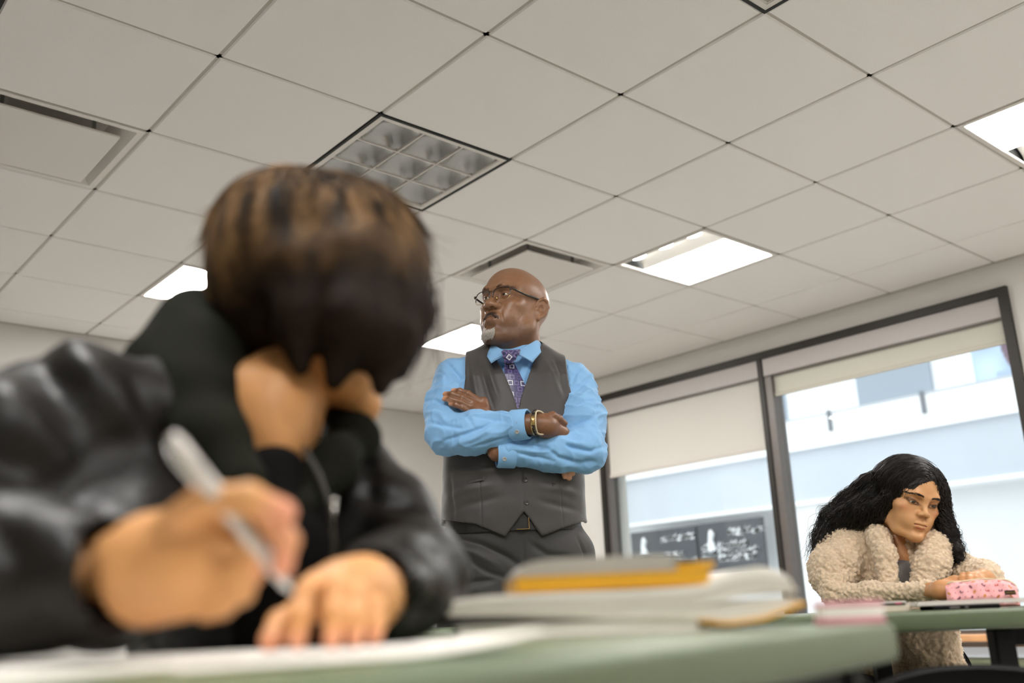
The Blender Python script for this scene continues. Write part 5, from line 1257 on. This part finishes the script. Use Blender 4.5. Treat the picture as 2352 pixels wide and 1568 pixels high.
for q in range(12):
    f0, f1 = q/12, (q+.86)/12; rq = random.Random(q)
    k = xs <= .352-.010*rq.random()-.004*abs(q-5)/5
    gap = .0035*(q >= 5)*np.clip((t-.72)/.2, 0, 1)-.002*(q < 5)*np.clip((t-.72)/.2, 0, 1)
    lam('page', xs[k], (PB+(PT-PB)*f0+gap)[k], (PB+(PT-PB)*f1+gap)[k], .145, M['paper'] if q % 4 else mat('cream_page_%s' % 'abc'[q//4], (240-4*(q//4), 230-4*(q//4), 212), .8), r, .003*random.Random(q+9).random(), .0006)
k = t > .70; z0 = PB; lam('cover', xs[k], z0[k]-.0035, z0[k]-.001, .15, M['yellow'], r, -.002); lam('back_cover', xs[k], z0[k]-.0055, z0[k]-.0036, .15, M['black_plastic'], r, -.002)
r = empty('notebook', (*at(.085, .004), T1+.0398), SA, label='thick yellow notebook under a grey pad on top of the stack', cat='notebook', group='notebooks in the stack on the front table')
xs = np.linspace(0, .180, 20); b = .0014*xs/.18; lam('page_block', xs, b+.0015, b+.0135, .12, M['yellow'], r); lam('cover', xs, b, b+.0015, .124, M['yellow'], r, -.002)
xs2 = np.linspace(.150, .186, 10); b2 = .0014+((xs2-.15)/.036)*.0; lam('cover_flap', xs2, b2+.0130+.002*(xs2-.15)/.036, b2+.0210, .11, M['yellow'], r, .002); lam('spine_tape', xs2[:6]-.004, b2[:6]+.0205, b2[:6]+.0225, .11, mat('dark_spine', (60, 52, 44), .6), r, .001)
r = empty('note_pad', (*at(.085, .006), T1+.0540), SA, label='soft grey note pad lying on the yellow notebook', cat='pad')
xs = np.linspace(.0, .162, 20); u = xs/.162; zt = .0125*np.sqrt(np.clip(1-(2*u-1)**6, 0, 1))+.002; lam('page_block', xs, xs*0+.0014*u, zt+.002*u, .11, M['paper_grey'], r); 
pb = empty('eraser_box', (.378, -1.487, T1), math.radians(-36), label='small pink and white box at the right end of the front table', cat='box')
MB().rbox((0, 0, 0), (.062, .026, .0065), .0015).build('base', mat('rose_card', (214, 150, 160), .6, noise=.1, nscale=40), pb); MB().rbox((.0005, .0005, .0065), (.0615, .0255, .0165), .0015).build('body', M['paper'], pb); MB().rbox((0, 0, .0165), (.062, .026, .0215), .0015).build('lid', bpy.data.materials['rose_card'], pb)
# ------------------------------------------------------------------ things on the further table
X2 = Vector((.7547, -.6561)); Y2 = Vector((.6561, .7547)); A2 = math.atan2(X2.y, X2.x); E2 = Vector((1.257, -1.113))      # a point on the near edge
def at2(x, y): return (E2.x+X2.x*x+Y2.x*y, E2.y+X2.y*x+Y2.y*y)
r = empty('notebook', (*at2(-.085, .05), T2), A2, label='cream notebook with a grey band at the left of the pink pouch', cat='notebook', group='notebooks on the further table')
MB().rbox((0, 0, 0), (.098, .16, .0125), .002).build('page_block', mat('cream_block', (206, 194, 176), .8, noise=.04, nscale=60), r); MB().rbox((-.001, -.001, .0125), (.092, .161, .0195), .002).build('cover', M['paper_grey'], r)
MB().rbox((.01, -.0018, .0135), (.088, .001, .0160), .0005).build('band', M['black_plastic'], r); MB().box((.070, -.0024, .0142), (.082, .0, .0166)).build('pink_tab', mat('pink_tab', (196, 60, 100), .6), r)
r = empty('phone', (*at2(.040, .012), T2), A2, label='slim black phone lying on the table edge under the magazine', cat='phone')
MB().rbox((0, 0, .0), (.124, .066, .0085), .003).build('body', M['black_plastic'], r); MB().rbox((.030, -.0006, .0028), (.048, .002, .0058), .0006).build('side_button', M['bronze_lt'], r); MB().rbox((.058, -.0006, .0028), (.064, .002, .0058), .0006).build('side_button', M['bronze_lt'], r)
r = empty('magazine', (*at2(.012, .016), T2+.0086), A2, label='open grey-white magazine lying on the black phone beside the pouch', cat='magazine')
for q in range(5): MB().rbox((.0015*q, .001*q, .0017*q), (.335-.002*q, .20, .0017*q+.0014), .0004).build('page', M['paper_grey'] if q % 2 == 0 else M['paper'], r)
# pink pouch with little pastries printed on it
def pouch():
    L, n, m = .146, 150, 96
    o2 = (CAM[0]+2.8*math.sin(math.radians(61.6625)), CAM[1]+2.8*math.cos(math.radians(61.6625))); c, s_ = math.cos(math.radians(-61.6625)), math.sin(math.radians(-61.6625))
    x0, y0 = .091, -.318
    r = empty('pencil_pouch', (o2[0]+c*x0-s_*y0, o2[1]+s_*x0+c*y0, T2), math.radians(-61.6625-6), label='pink pencil pouch with printed pastries and a cream zip in front of the woman', cat='pouch')
    sec = [(-.030, .004), (-.034, .022), (-.022, .050), (-.010, .058), (.010, .058), (.024, .050), (.034, .022), (.030, .004), (.022, 0), (-.022, 0)]
    S_ = np.array(sec+[sec[0]]); d = np.r_[0, np.cumsum(np.linalg.norm(np.diff(S_, axis=0), axis=1))]; P = []; UV = []
    for i in range(n+1):
        u = i/n; k = 1-.42*max(0, (u-.86)/.14)**2.2-.30*max(0, (.10-u)/.10)**2; hh = 1-.30*max(0, (u-.84)/.16)**2-.12*max(0, (.12-u)/.12)**1.5-.03*math.sin(u*9)
        for j in range(m):
            q = j/m*d[-1]; y = np.interp(q, d, S_[:, 0]); z = np.interp(q, d, S_[:, 1])
            P.append((u*L, y*k+.001*math.sin(u*31+j*.2), max(0, z*hh+.0012*math.sin(u*23+j*.13)*(z > .004)))); UV.append((u*L, q))
    UV = np.array(UV); C_ = np.tile(np.array(lin((244, 176, 178))), (len(P), 1)); rg = random.Random(6)
    brn, red, plum, org = lin((176, 96, 44)), lin((196, 76, 56)), lin((120, 56, 76)), lin((206, 132, 66))
    for a in range(13):
        for b in range(11):
            cx, cy = (a+.5+(b % 2)*.5)*.0132, (b+.5)*.0128; ang = rg.uniform(-1, 1); big = (a+b) % 2 == 0; rx, ry = (.0044, .0028) if big else (.0012, .0011)
            dx, dy = UV[:, 0]-cx, UV[:, 1]-cy; X = dx*math.cos(ang)+dy*math.sin(ang); Y = -dx*math.sin(ang)+dy*math.cos(ang); q = (X/rx)**2+(Y/ry)**2 < 1
            if big and rg.random() < .3: q &= ~(((X+.001)/rx*1.5)**2+((Y-.002)/ry*1.3)**2 < .6)
            C_[q] = rg.choice([brn, red, plum, org]) if big else rg.choice([plum, red])
    F = [(i*m+j, i*m+(j+1) % m, (i+1)*m+(j+1) % m, (i+1)*m+j) for i in range(n) for j in range(m)]+[tuple(range(m))[::-1], tuple(range(n*m, n*m+m))]
    np_mesh('body', P, F, mat('printed_cotton', (255, 255, 255), .7, attr=True, noise=.04, nscale=300, bump=.15, bscale=700), r, True, col=C_)
    zp = []
    for i in range(30): u = .03+.95*i/29; zp.append((u*L, -.004, .0585*(1-.30*max(0, (u-.84)/.16)**2-.12*max(0, (.12-u)/.12)**1.5-.03*math.sin(u*9))+.0004))
    zp += [(L*1.0, -.004, .030)]
    t = MB(); 
    for dy in (-.0045, .0045): t.tube([(x, y+dy, z) for x, y, z in zp], .0022, 5)
    t.build('zip_tape', mat('cream_zip_tape', (222, 208, 176), .7), r, True)['kind'] = 'stuff'
    MB().tube(zp, .0012, 5).build('zip_teeth', M['gold'], r, True)
    MB().rbox((L*.86, -.0335, .024), (L*1.005, -.0305, .034), .0008).xf(Matrix.Rotation(math.radians(-8), 4, 'Z')).build('label_tab', mat('dark_brown_label', (58, 40, 26), .6), r)
    g = MB(); 
    for q in range(9): g.box((L*.885+q*.0022, -.0341, .0275), (L*.885+q*.0022+.0014, -.0334, .0305))
    o = g.xf(Matrix.Rotation(math.radians(-8), 4, 'Z')).build('label_stitching', M['gold'], r); o['kind'] = 'stuff'
pouch()
# ------------------------------------------------------------------ the student in black, close to the camera
stu = empty('person', (-.00570233, -1.14341337, 0), math.radians(-27.6429), label='student with brown hair in a black leather jacket bent over the front table writing', cat='person')
M['skin_light'] = mat('light_tan_skin', (255, 255, 255), 0.5, attr=True, noise=0.05, nscale=50, bump=0.1, bscale=400, spec=0.4)
M['jacket'] = mat('black_leather_jacket', (16, 13, 10), 0.47, noise=0.25, nscale=40, bump=0.5, bscale=90, spec=0.3)
M['hood'] = mat('dark_green_hood', (24, 25, 18), 0.95, noise=0.12, nscale=200, spec=0.1)
M['tee'] = mat('black_shirt', (12, 10, 10), 0.95, noise=0.1, nscale=200, spec=0.1)
M['brown_hair'] = mat('brown_hair', (255, 255, 255), 0.65, attr=True, noise=0.35, nscale=60, spec=0.12)
SF = head_field(.0024, nose_w=1.0, lids=.3, lo=(-.1, -.14, -.175), hi=(.1, .135, .14)); V, Q = SF.mesh(); V = relax(V, Q, 1, .4)
sR = rotm(0, 0, 116) @ rotm(14, 0, 0) @ rotm(0, 4, 0); sf = Frame((.014, .022, 1.112), sR*.97)
SKIN = (204, 148, 94)
sV, sQ, sC = [sf.w(V)], [Q], [skin_color(V, SKIN, (196, 120, 100), .8)]; off = len(V)
def hand2(field, col=SKIN, piv=None, k=1.0):
    global off
    V, Q = field.mesh(); V = relax(V, Q, 2, .4); V = V if piv is None else np.array(piv)+(V-np.array(piv))*k; sV.append(V); sQ.append(Q+off); off += len(V)
    c = np.tile(np.array(lin(col)), (len(V), 1)); sC.append(c); return V, c
F = Field((-.15, -.43, .73), (.03, -.22, .90), .0028)                       # writing hand
F.chain(arr((-.150, -.270, .812), (-.112, -.300, .812), (-.078, -.328, .815)), [.027, .029, .032], k=.02)
F.chain(arr((-.10, -.305, .825), (-.052, -.352, .842)), [.026, .015], k=.02); F.chain(arr((-.10, -.305, .812), (-.056, -.352, .822)), [.03, .016], k=.02); F.chain(arr((-.10, -.308, .800), (-.062, -.350, .800)), [.028, .016], k=.02); F.chain(arr((-.105, -.308, .79), (-.072, -.345, .782)), [.024, .014], k=.02)
hand_field(F, {'index': finger((-.050, -.354, .846), (-.016, -.380, .842), (.002, -.386, .822), (.000, -.384, .802)), 'middle': finger((-.052, -.356, .824), (-.022, -.372, .818), (-.024, -.374, .800), (-.036, -.370, .790)),
               'ring': finger((-.060, -.352, .802), (-.032, -.368, .802), (-.030, -.370, .786), (-.044, -.362, .779)), 'little': finger((-.070, -.347, .784), (-.046, -.362, .788), (-.043, -.364, .776), (-.056, -.356, .771)),
               'thumb': finger((-.086, -.345, .838), (-.060, -.378, .853), (-.026, -.394, .852), (.000, -.390, .842))}, [], 1.08, .004)
V, c = hand2(F, piv=(-.030, -.36, .818), k=.82)
for tip in ((-.004, -.386, .838), (-.006, -.382, .806)):
    w = np.clip(1.4-np.linalg.norm(V-np.array(tip), axis=1)/.016, 0, 1)[:, None]*.7; c[:] = c*(1-w)+np.array(lin((222, 146, 122)))*w
F = Field((-.04, -.34, .745), (.11, -.16, .85), .0028)                      # resting hand
F.chain(arr((.075, -.190, .795), (.058, -.222, .798), (.045, -.245, .800)), [.026, .028, .027], k=.015)
F.chain(arr((.052, -.225, .800), (.016, -.252, .803)), [.024, .014], k=.015); F.chain(arr((.055, -.225, .80), (.036, -.252, .806)), [.026, .014], k=.015); F.chain(arr((.06, -.22, .797), (.052, -.248, .800)), [.026, .014], k=.015); F.chain(arr((.062, -.218, .792), (.064, -.242, .790)), [.022, .013], k=.015)
hand_field(F, {'index': finger((.014, -.254, .804), (.008, -.280, .800), (.003, -.292, .780), (.001, -.298, .761)), 'middle': finger((.034, -.256, .806), (.031, -.286, .801), (.030, -.298, .781), (.028, -.304, .761)),
               'ring': finger((.050, -.252, .801), (.049, -.281, .796), (.048, -.293, .778), (.046, -.300, .761)), 'little': finger((.064, -.246, .790), (.065, -.270, .785), (.064, -.280, .772), (.062, -.287, .760)),
               'thumb': finger((.030, -.222, .790), (.004, -.236, .784), (-.012, -.252, .774), (-.020, -.266, .762))}, [], 1.06, .003)
V, c = hand2(F, piv=(.030, -.29, .758), k=.86)
w = np.clip((.772-V[:, 2])/.012, 0, 1)[:, None]*.6; c[:] = c*(1-w)+np.array(lin((224, 154, 130)))*w
F = Field((-.36, -.4, .35), (.26, .52, 1.16), .010)
F.chain(arr((.0, .038, 1.03), (-.028, -.005, .985), (-.035, .02, .94)), [.048, .047, .055], k=.03); F.chain(arr((-.03, .02, .93), (-.04, .10, .86), (-.02, .24, .70), (.0, .36, .52)), [.055, .085, .10, .11], k=.03)
F.ell((-.026, -.030, .950), (.028, .030, .040), k=.02)
F.chain(arr((-.19, -.05, .97), (-.27, -.20, .815), (-.14, -.28, .812)), [.04, .034, .024], k=.02); F.chain(arr((.045, .09, .92), (.12, -.03, .82), (.072, -.195, .796)), [.04, .032, .024], k=.02)
hand2(F)
np_mesh('body', np.vstack(sV), np.vstack(sQ), M['skin_light'], stu, True, col=np.vstack(sC))
for x in (-1, 1): eye(stu, sf, x, (0, -1, -.2), (60, 40, 26))
# ---- hair
F = Field((-.13, -.16, .94), (.18, .17, 1.29), .004)
F.ell((.024, .030, 1.148), (.102, .098, .106), k=0); F.ell((.055, .01, 1.150), (.080, .09, .085), k=.03); F.ell((-.026, .015, 1.152), (.074, .090, .098), k=.03)
F.ell((.105, .0, 1.150), (.032, .045, .035), k=.03)
F.chain(arr((.10, -.03, 1.14), (.112, -.045, 1.08), (.103, -.05, 1.015)), [.032, .026, .008], k=.02); F.chain(arr((.06, -.06, 1.13), (.055, -.070, 1.06), (.036, -.066, 1.000)), [.038, .034, .010], k=.02)
F.chain(arr((.0, -.055, 1.12), (-.004, -.058, 1.07), (.004, -.058, 1.015)), [.036, .026, .009], k=.02); F.chain(arr((.085, -.05, 1.12), (.088, -.062, 1.05), (.082, -.062, .995)), [.034, .028, .009], k=.02); F.chain(arr((-.05, .02, 1.12), (-.052, .03, 1.06)), [.04, .03], k=.02)
F.ell((-.040, -.062, 1.066), (.016, .03, .022), k=.01, sub=True)
V, Q = F.mesh(); V = relax(V, Q, 2, .5)
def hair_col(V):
    t = np.clip((V[:, 2]-1.10)/.12, 0, 1); n = np.clip(.5+.75*vnoise(V*np.array([1, 1, .18]), 75, 3), 0, 1); t = np.maximum(t, np.clip((-V[:, 0]-.045)/.03, 0, 1)*np.clip((V[:, 2]-1.08)/.05, 0, 1)); t = (t*n)[:, None]  # lit crown and side, shaded underside put into the hair colour, with streaks
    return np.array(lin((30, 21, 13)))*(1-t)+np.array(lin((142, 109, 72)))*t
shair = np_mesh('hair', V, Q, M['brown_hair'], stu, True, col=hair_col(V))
hsm = sampler(F); rng = np.random.RandomState(5); k = 22; T = np.linspace(0, 1, k); out = []
while len(out) < 1500:
    a = rng.uniform(0, 6.283); top = np.array((.020+rng.normal(0, .030), .035+rng.normal(0, .028), 1.265)); d = np.array((math.cos(a), math.sin(a)))
    L = rng.uniform(.55, 1.0); th = T*L*2.0
    C = np.stack([top[0]+d[0]*.105*np.sin(np.minimum(th, 1.57))+rng.normal(0, .004), top[1]+d[1]*.100*np.sin(np.minimum(th, 1.57)), 1.148+.115*np.cos(np.minimum(th, 1.57))-np.maximum(th-1.57, 0)*.30], 1)
    if d[0] < -.3 or d[1] > .3: C[:, 2] = np.maximum(C[:, 2], 1.055+.02*rng.rand())
    C[:, 0] += .004*np.sin(T*5+a*7); out.append(C)
C = push_out(np.array(out), hsm, rng.uniform(-.001, .007, (len(out), 1)).repeat(k, 1).ravel(), (1-np.clip((T-.6)/.4, 0, 1))[None].repeat(len(out), 0).ravel())
sg = np.linalg.norm(np.diff(C, axis=1), axis=2); q = (C-sf.o)@sf.R; ok = (sg.max(1) < .022) & (np.linalg.norm(C-np.array((.026, .02, 1.12)), axis=2).max(1) < .158) & (C[..., 2].max(1) < 1.268); C = C[ok]
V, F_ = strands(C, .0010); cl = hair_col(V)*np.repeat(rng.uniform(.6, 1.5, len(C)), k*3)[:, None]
o = np_mesh('hair_strands', V, F_, M['brown_hair'], shair, True, col=cl); o['kind'] = 'stuff'
out = []
for _ in range(46):                                                            # wisps in front of the face
    x = rng.uniform(.075, .135); e = rng.uniform(-.02, .03); z1 = rng.uniform(.985, 1.04); p0 = np.array((x, -.02+rng.normal(0, .03), 1.14)); p3 = np.array((x+e-.01, p0[1]-.01, z1))
    out.append(np.array([p0*(1-t)+p3*t+np.array((.016*math.sin(t*3.1)+.004*math.sin(t*9+x*300), 0, 0)) for t in T]))
V, F_ = strands(np.array(out), .00075); o = np_mesh('hair_wisps', V, F_, M['brown_hair'], shair, True, col=hair_col(V)*1.2); o['kind'] = 'stuff'
# ---- jacket
F = Field((-.36, -.37, .46), (.22, .54, 1.10), .0055)
F.chain(arr((.0, .37, .50), (-.02, .24, .70), (-.040, .11, .86), (-.045, .05, .945)), [.150, .150, .128, .085], k=.03, kk=.06)
F.chain(arr((-.08, .02, .975), (-.195, -.055, .962)), [.058, .066], k=.05); F.chain(arr((-.01, .06, .955), (.040, .09, .925)), [.05, .058], k=.05)
F.chain(arr((-.197, -.057, .958), (-.262, -.135, .895), (-.285, -.205, .815)), [.070, .066, .060], k=.02, kk=.04)
F.chain(arr((-.285, -.205, .812), (-.20, -.262, .806), (-.128, -.292, .806)), [.062, .052, .044], k=.02, kk=.04)
F.chain(arr((.042, .088, .922), (.085, .03, .868), (.118, -.040, .815)), [.066, .056, .052], k=.02, kk=.04)
F.chain(arr((-.15, .0, .90), (-.15, -.12, .82)), [.075, .065], k=.03); F.chain(arr((.03, .06, .86), (.055, -.02, .80)), [.065, .05], k=.03)
F.chain(arr((.118, -.040, .812), (.088, -.12, .800), (.068, -.196, .796)), [.050, .042, .037], k=.02, kk=.04)
F.caps((-.128, -.292, .808), (-.09, -.32, .812), .034, .036, k=.004, sub=True); F.caps((.068, -.196, .797), (.05, -.24, .80), .030, .031, k=.004, sub=True)
F.chain(arr((-.035, -.02, 1.02), (-.022, -.075, .94), (-.005, -.10, .86), (.0, -.10, .74)), [.065, .045, .034, .030], k=.02, sub=True)
F.op(lambda P: np.maximum(P[..., 1]-(P[..., 0]*.89-.02), P[..., 2]-.7545), (-.36, -.37, .46), (.22, .3, .76), sub=True)
V, Q = F.mesh(); V = relax(V, Q, 2, .5); N = vnormals(V, Q)
JF = [([(-.24, 1.03), (-.205, .985), (-.17, .93)], -.010, .012), ([(-.255, .99), (-.225, .95), (-.19, .91)], .009, .014), ([(-.21, 1.04), (-.175, .99), (-.14, .94)], .008, .013), ([(-.28, .95), (-.24, .915), (-.20, .89)], -.010, .013), ([(-.30, .90), (-.25, .87), (-.20, .86)], .009, .014),
      ([(-.16, 1.03), (-.13, .97), (-.10, .92)], -.007, .012), ([(-.33, .85), (-.27, .83), (-.2, .84)], -.009, .012), ([(-.25, .82), (-.22, .79), (-.20, .765)], .007, .010), ([(-.30, .80), (-.27, .77), (-.24, .757)], -.007, .010), ([(-.20, .85), (-.17, .82), (-.16, .77)], -.006, .010),
      ([(.05, .97), (.075, .93), (.075, .88)], -.006, .010), ([(.06, .90), (.09, .885), (.12, .88)], -.008, .010), ([(.07, .87), (.10, .86), (.13, .85)], .007, .012), ([(.06, .845), (.10, .83), (.14, .825)], -.008, .011), ([(.05, .82), (.09, .80), (.12, .80)], .006, .010), ([(.07, .80), (.10, .78), (.13, .775)], -.006, .010)]
V = fold2(V, N, JF); V = V+N*(.0035*vnoise(V, 18, 3)+.002*vnoise(V, 45, 7))[:, None]
jk = np_mesh('jacket', V, Q, M['jacket'], stu, True)
zp = [(.008, -.092, .93), (.022, -.088, .905), (.033, -.085, .875), (.037, -.085, .84), (.036, -.086, .80)]
MB().tube(zp, .0028, 6).build('zip', mat('dark_zip', (70, 68, 62), .35, metal=.7), jk, True); MB().ball((.0365, -.092, .880), (.0035, .003, .0035)).box((.0350, -.0935, .864), (.0385, -.0915, .878)).build('zip_pull', mat('bright_zip_pull', (206, 204, 198), .25, metal=.9), jk, True)
# ---- hood and shirt
F = Field((-.22, -.14, .84), (.13, .17, 1.19), .0045)
F.chain(arr((-.138, .075, 1.040), (-.106, .060, 1.088), (-.078, .06, 1.108), (-.01, .10, 1.06)), [.038, .040, .034, .034], k=.03, kk=.03)
F.chain(arr((-.140, .075, 1.040), (-.128, .03, 1.025), (-.108, -.02, .985), (-.080, -.058, .940), (-.050, -.085, .895), (-.034, -.094, .850)), [.043, .046, .042, .034, .024, .016], k=.03, kk=.03)
F.chain(arr((-.110, .045, 1.085), (-.088, .0, 1.045), (-.090, -.03, 1.00)), [.030, .028, .030], k=.03); F.chain(arr((-.01, .10, 1.07), (.045, .075, .995), (.058, .02, .960), (.036, -.045, .920), (.010, -.088, .875)), [.028, .028, .023, .019, .013], k=.02, kk=.03)
F.caps((-.105, .05, 1.135), (-.055, .03, 1.095), .012, .016, k=.02, sub=True)
V, Q = F.mesh(); V = relax(V, Q, 3, .5); N = vnormals(V, Q); V = V+N*(.004*vnoise(V, 22, 5))[:, None]
np_mesh('hood', V, Q, M['hood'], stu, True)
F = Field((-.12, -.13, .70), (.09, .14, .96), .006); F.chain(arr((-.02, -.045, .905), (-.01, -.065, .84), (0, -.05, .72)), [.036, .046, .050], k=.02); V, Q = F.mesh(); np_mesh('shirt', relax(V, Q, 1), Q, M['tee'], stu, True)
F = Field((-.26, -.2, .02), (.24, .56, .66), .010)
for hx, kx in ((-.09, -.12), (.09, .12)): F.chain(arr((hx, .36, .50), (kx, .02, .53), (kx, .06, .30), (kx, .10, .07)), [.10, .075, .06, .05], k=.03)
V, Q = F.mesh(); np_mesh('trousers', relax(V, Q, 1), Q, M['tee'], stu, True)
for kx in (-.12, .12):
    F = Field((kx-.06, -.12, -.004), (kx+.06, .18, .12), .007); F.chain(arr((kx, .13, .045), (kx, .04, .045), (kx, -.06, .032)), [.042, .042, .032], k=.02); F.op(lambda P: .004-P[..., 2], (0, 0, 0), (0, 0, 0), inter=True); V, Q = F.mesh(); V[:, 2] = np.maximum(V[:, 2], .002); np_mesh('shoe', V, Q, M['black_leather'], stu, True)
_c = Vector(stu.location); _R = Matrix.Rotation(math.radians(-27.64), 3, 'Z')
chair(tuple(_c+_R @ Vector((-.0, .36, 0))), math.radians(-27.64), 'black chair the student in the leather jacket sits on')
# ---- the pen in the writing hand
pen = empty('pen', tuple(_c+_R @ Vector((.001, -.368, .790))), math.radians(-27.64), label='silver grey pen held in the writing hand of the student', cat='pen')
def lathe_axis(a, b, prof, n=16):
    a = np.array(a, float); b = np.array(b, float); ax = (b-a)/np.linalg.norm(b-a); u = np.cross(ax, (0, 1, 0)); u /= np.linalg.norm(u); v = np.cross(ax, u); V = []
    for t, r in prof:
        for k in range(n): q = 2*math.pi*k/n; V.append(a+ax*t+(u*math.cos(q)+v*math.sin(q))*r)
    m = len(prof); return V, [(i*n+k, i*n+(k+1) % n, (i+1)*n+(k+1) % n, (i+1)*n+k) for i in range(m-1) for k in range(n)]+[tuple(range(n))[::-1], tuple(range((m-1)*n, m*n))]
pa, pb_ = (0, 0, 0), (-.076, -.028, .096)
M['silver'] = mat('satin_silver', (196, 190, 184), .3, metal=.55)
V, F_ = lathe_axis(pa, pb_, [(0, .0006), (.003, .0012), (.006, .0026), (.018, .0042), (.020, .0045)]); np_mesh('nib', V, F_, mat('chrome', (220, 220, 220), .12, metal=1), pen, True)
V, F_ = lathe_axis(pa, pb_, [(.020, .0045), (.024, .0048), (.075, .0050), (.076, .0047)]); np_mesh('grip', V, F_, M['silver'], pen, True)
V, F_ = lathe_axis(pa, pb_, [(.076, .0047), (.077, .0052), (.116, .0054), (.121, .0046), (.123, .0026)]); np_mesh('cap', V, F_, M['silver'], pen, True)
ax = np.array(pb_)/np.linalg.norm(pb_); MB().tube([ax*.118+np.array((-.004, -.004, -.004)), ax*.114+np.array((-.0055, -.0055, -.0045)), ax*.085+np.array((-.005, -.005, -.004))], .0012, 6).build('clip', bpy.data.materials['chrome'], pen, True)
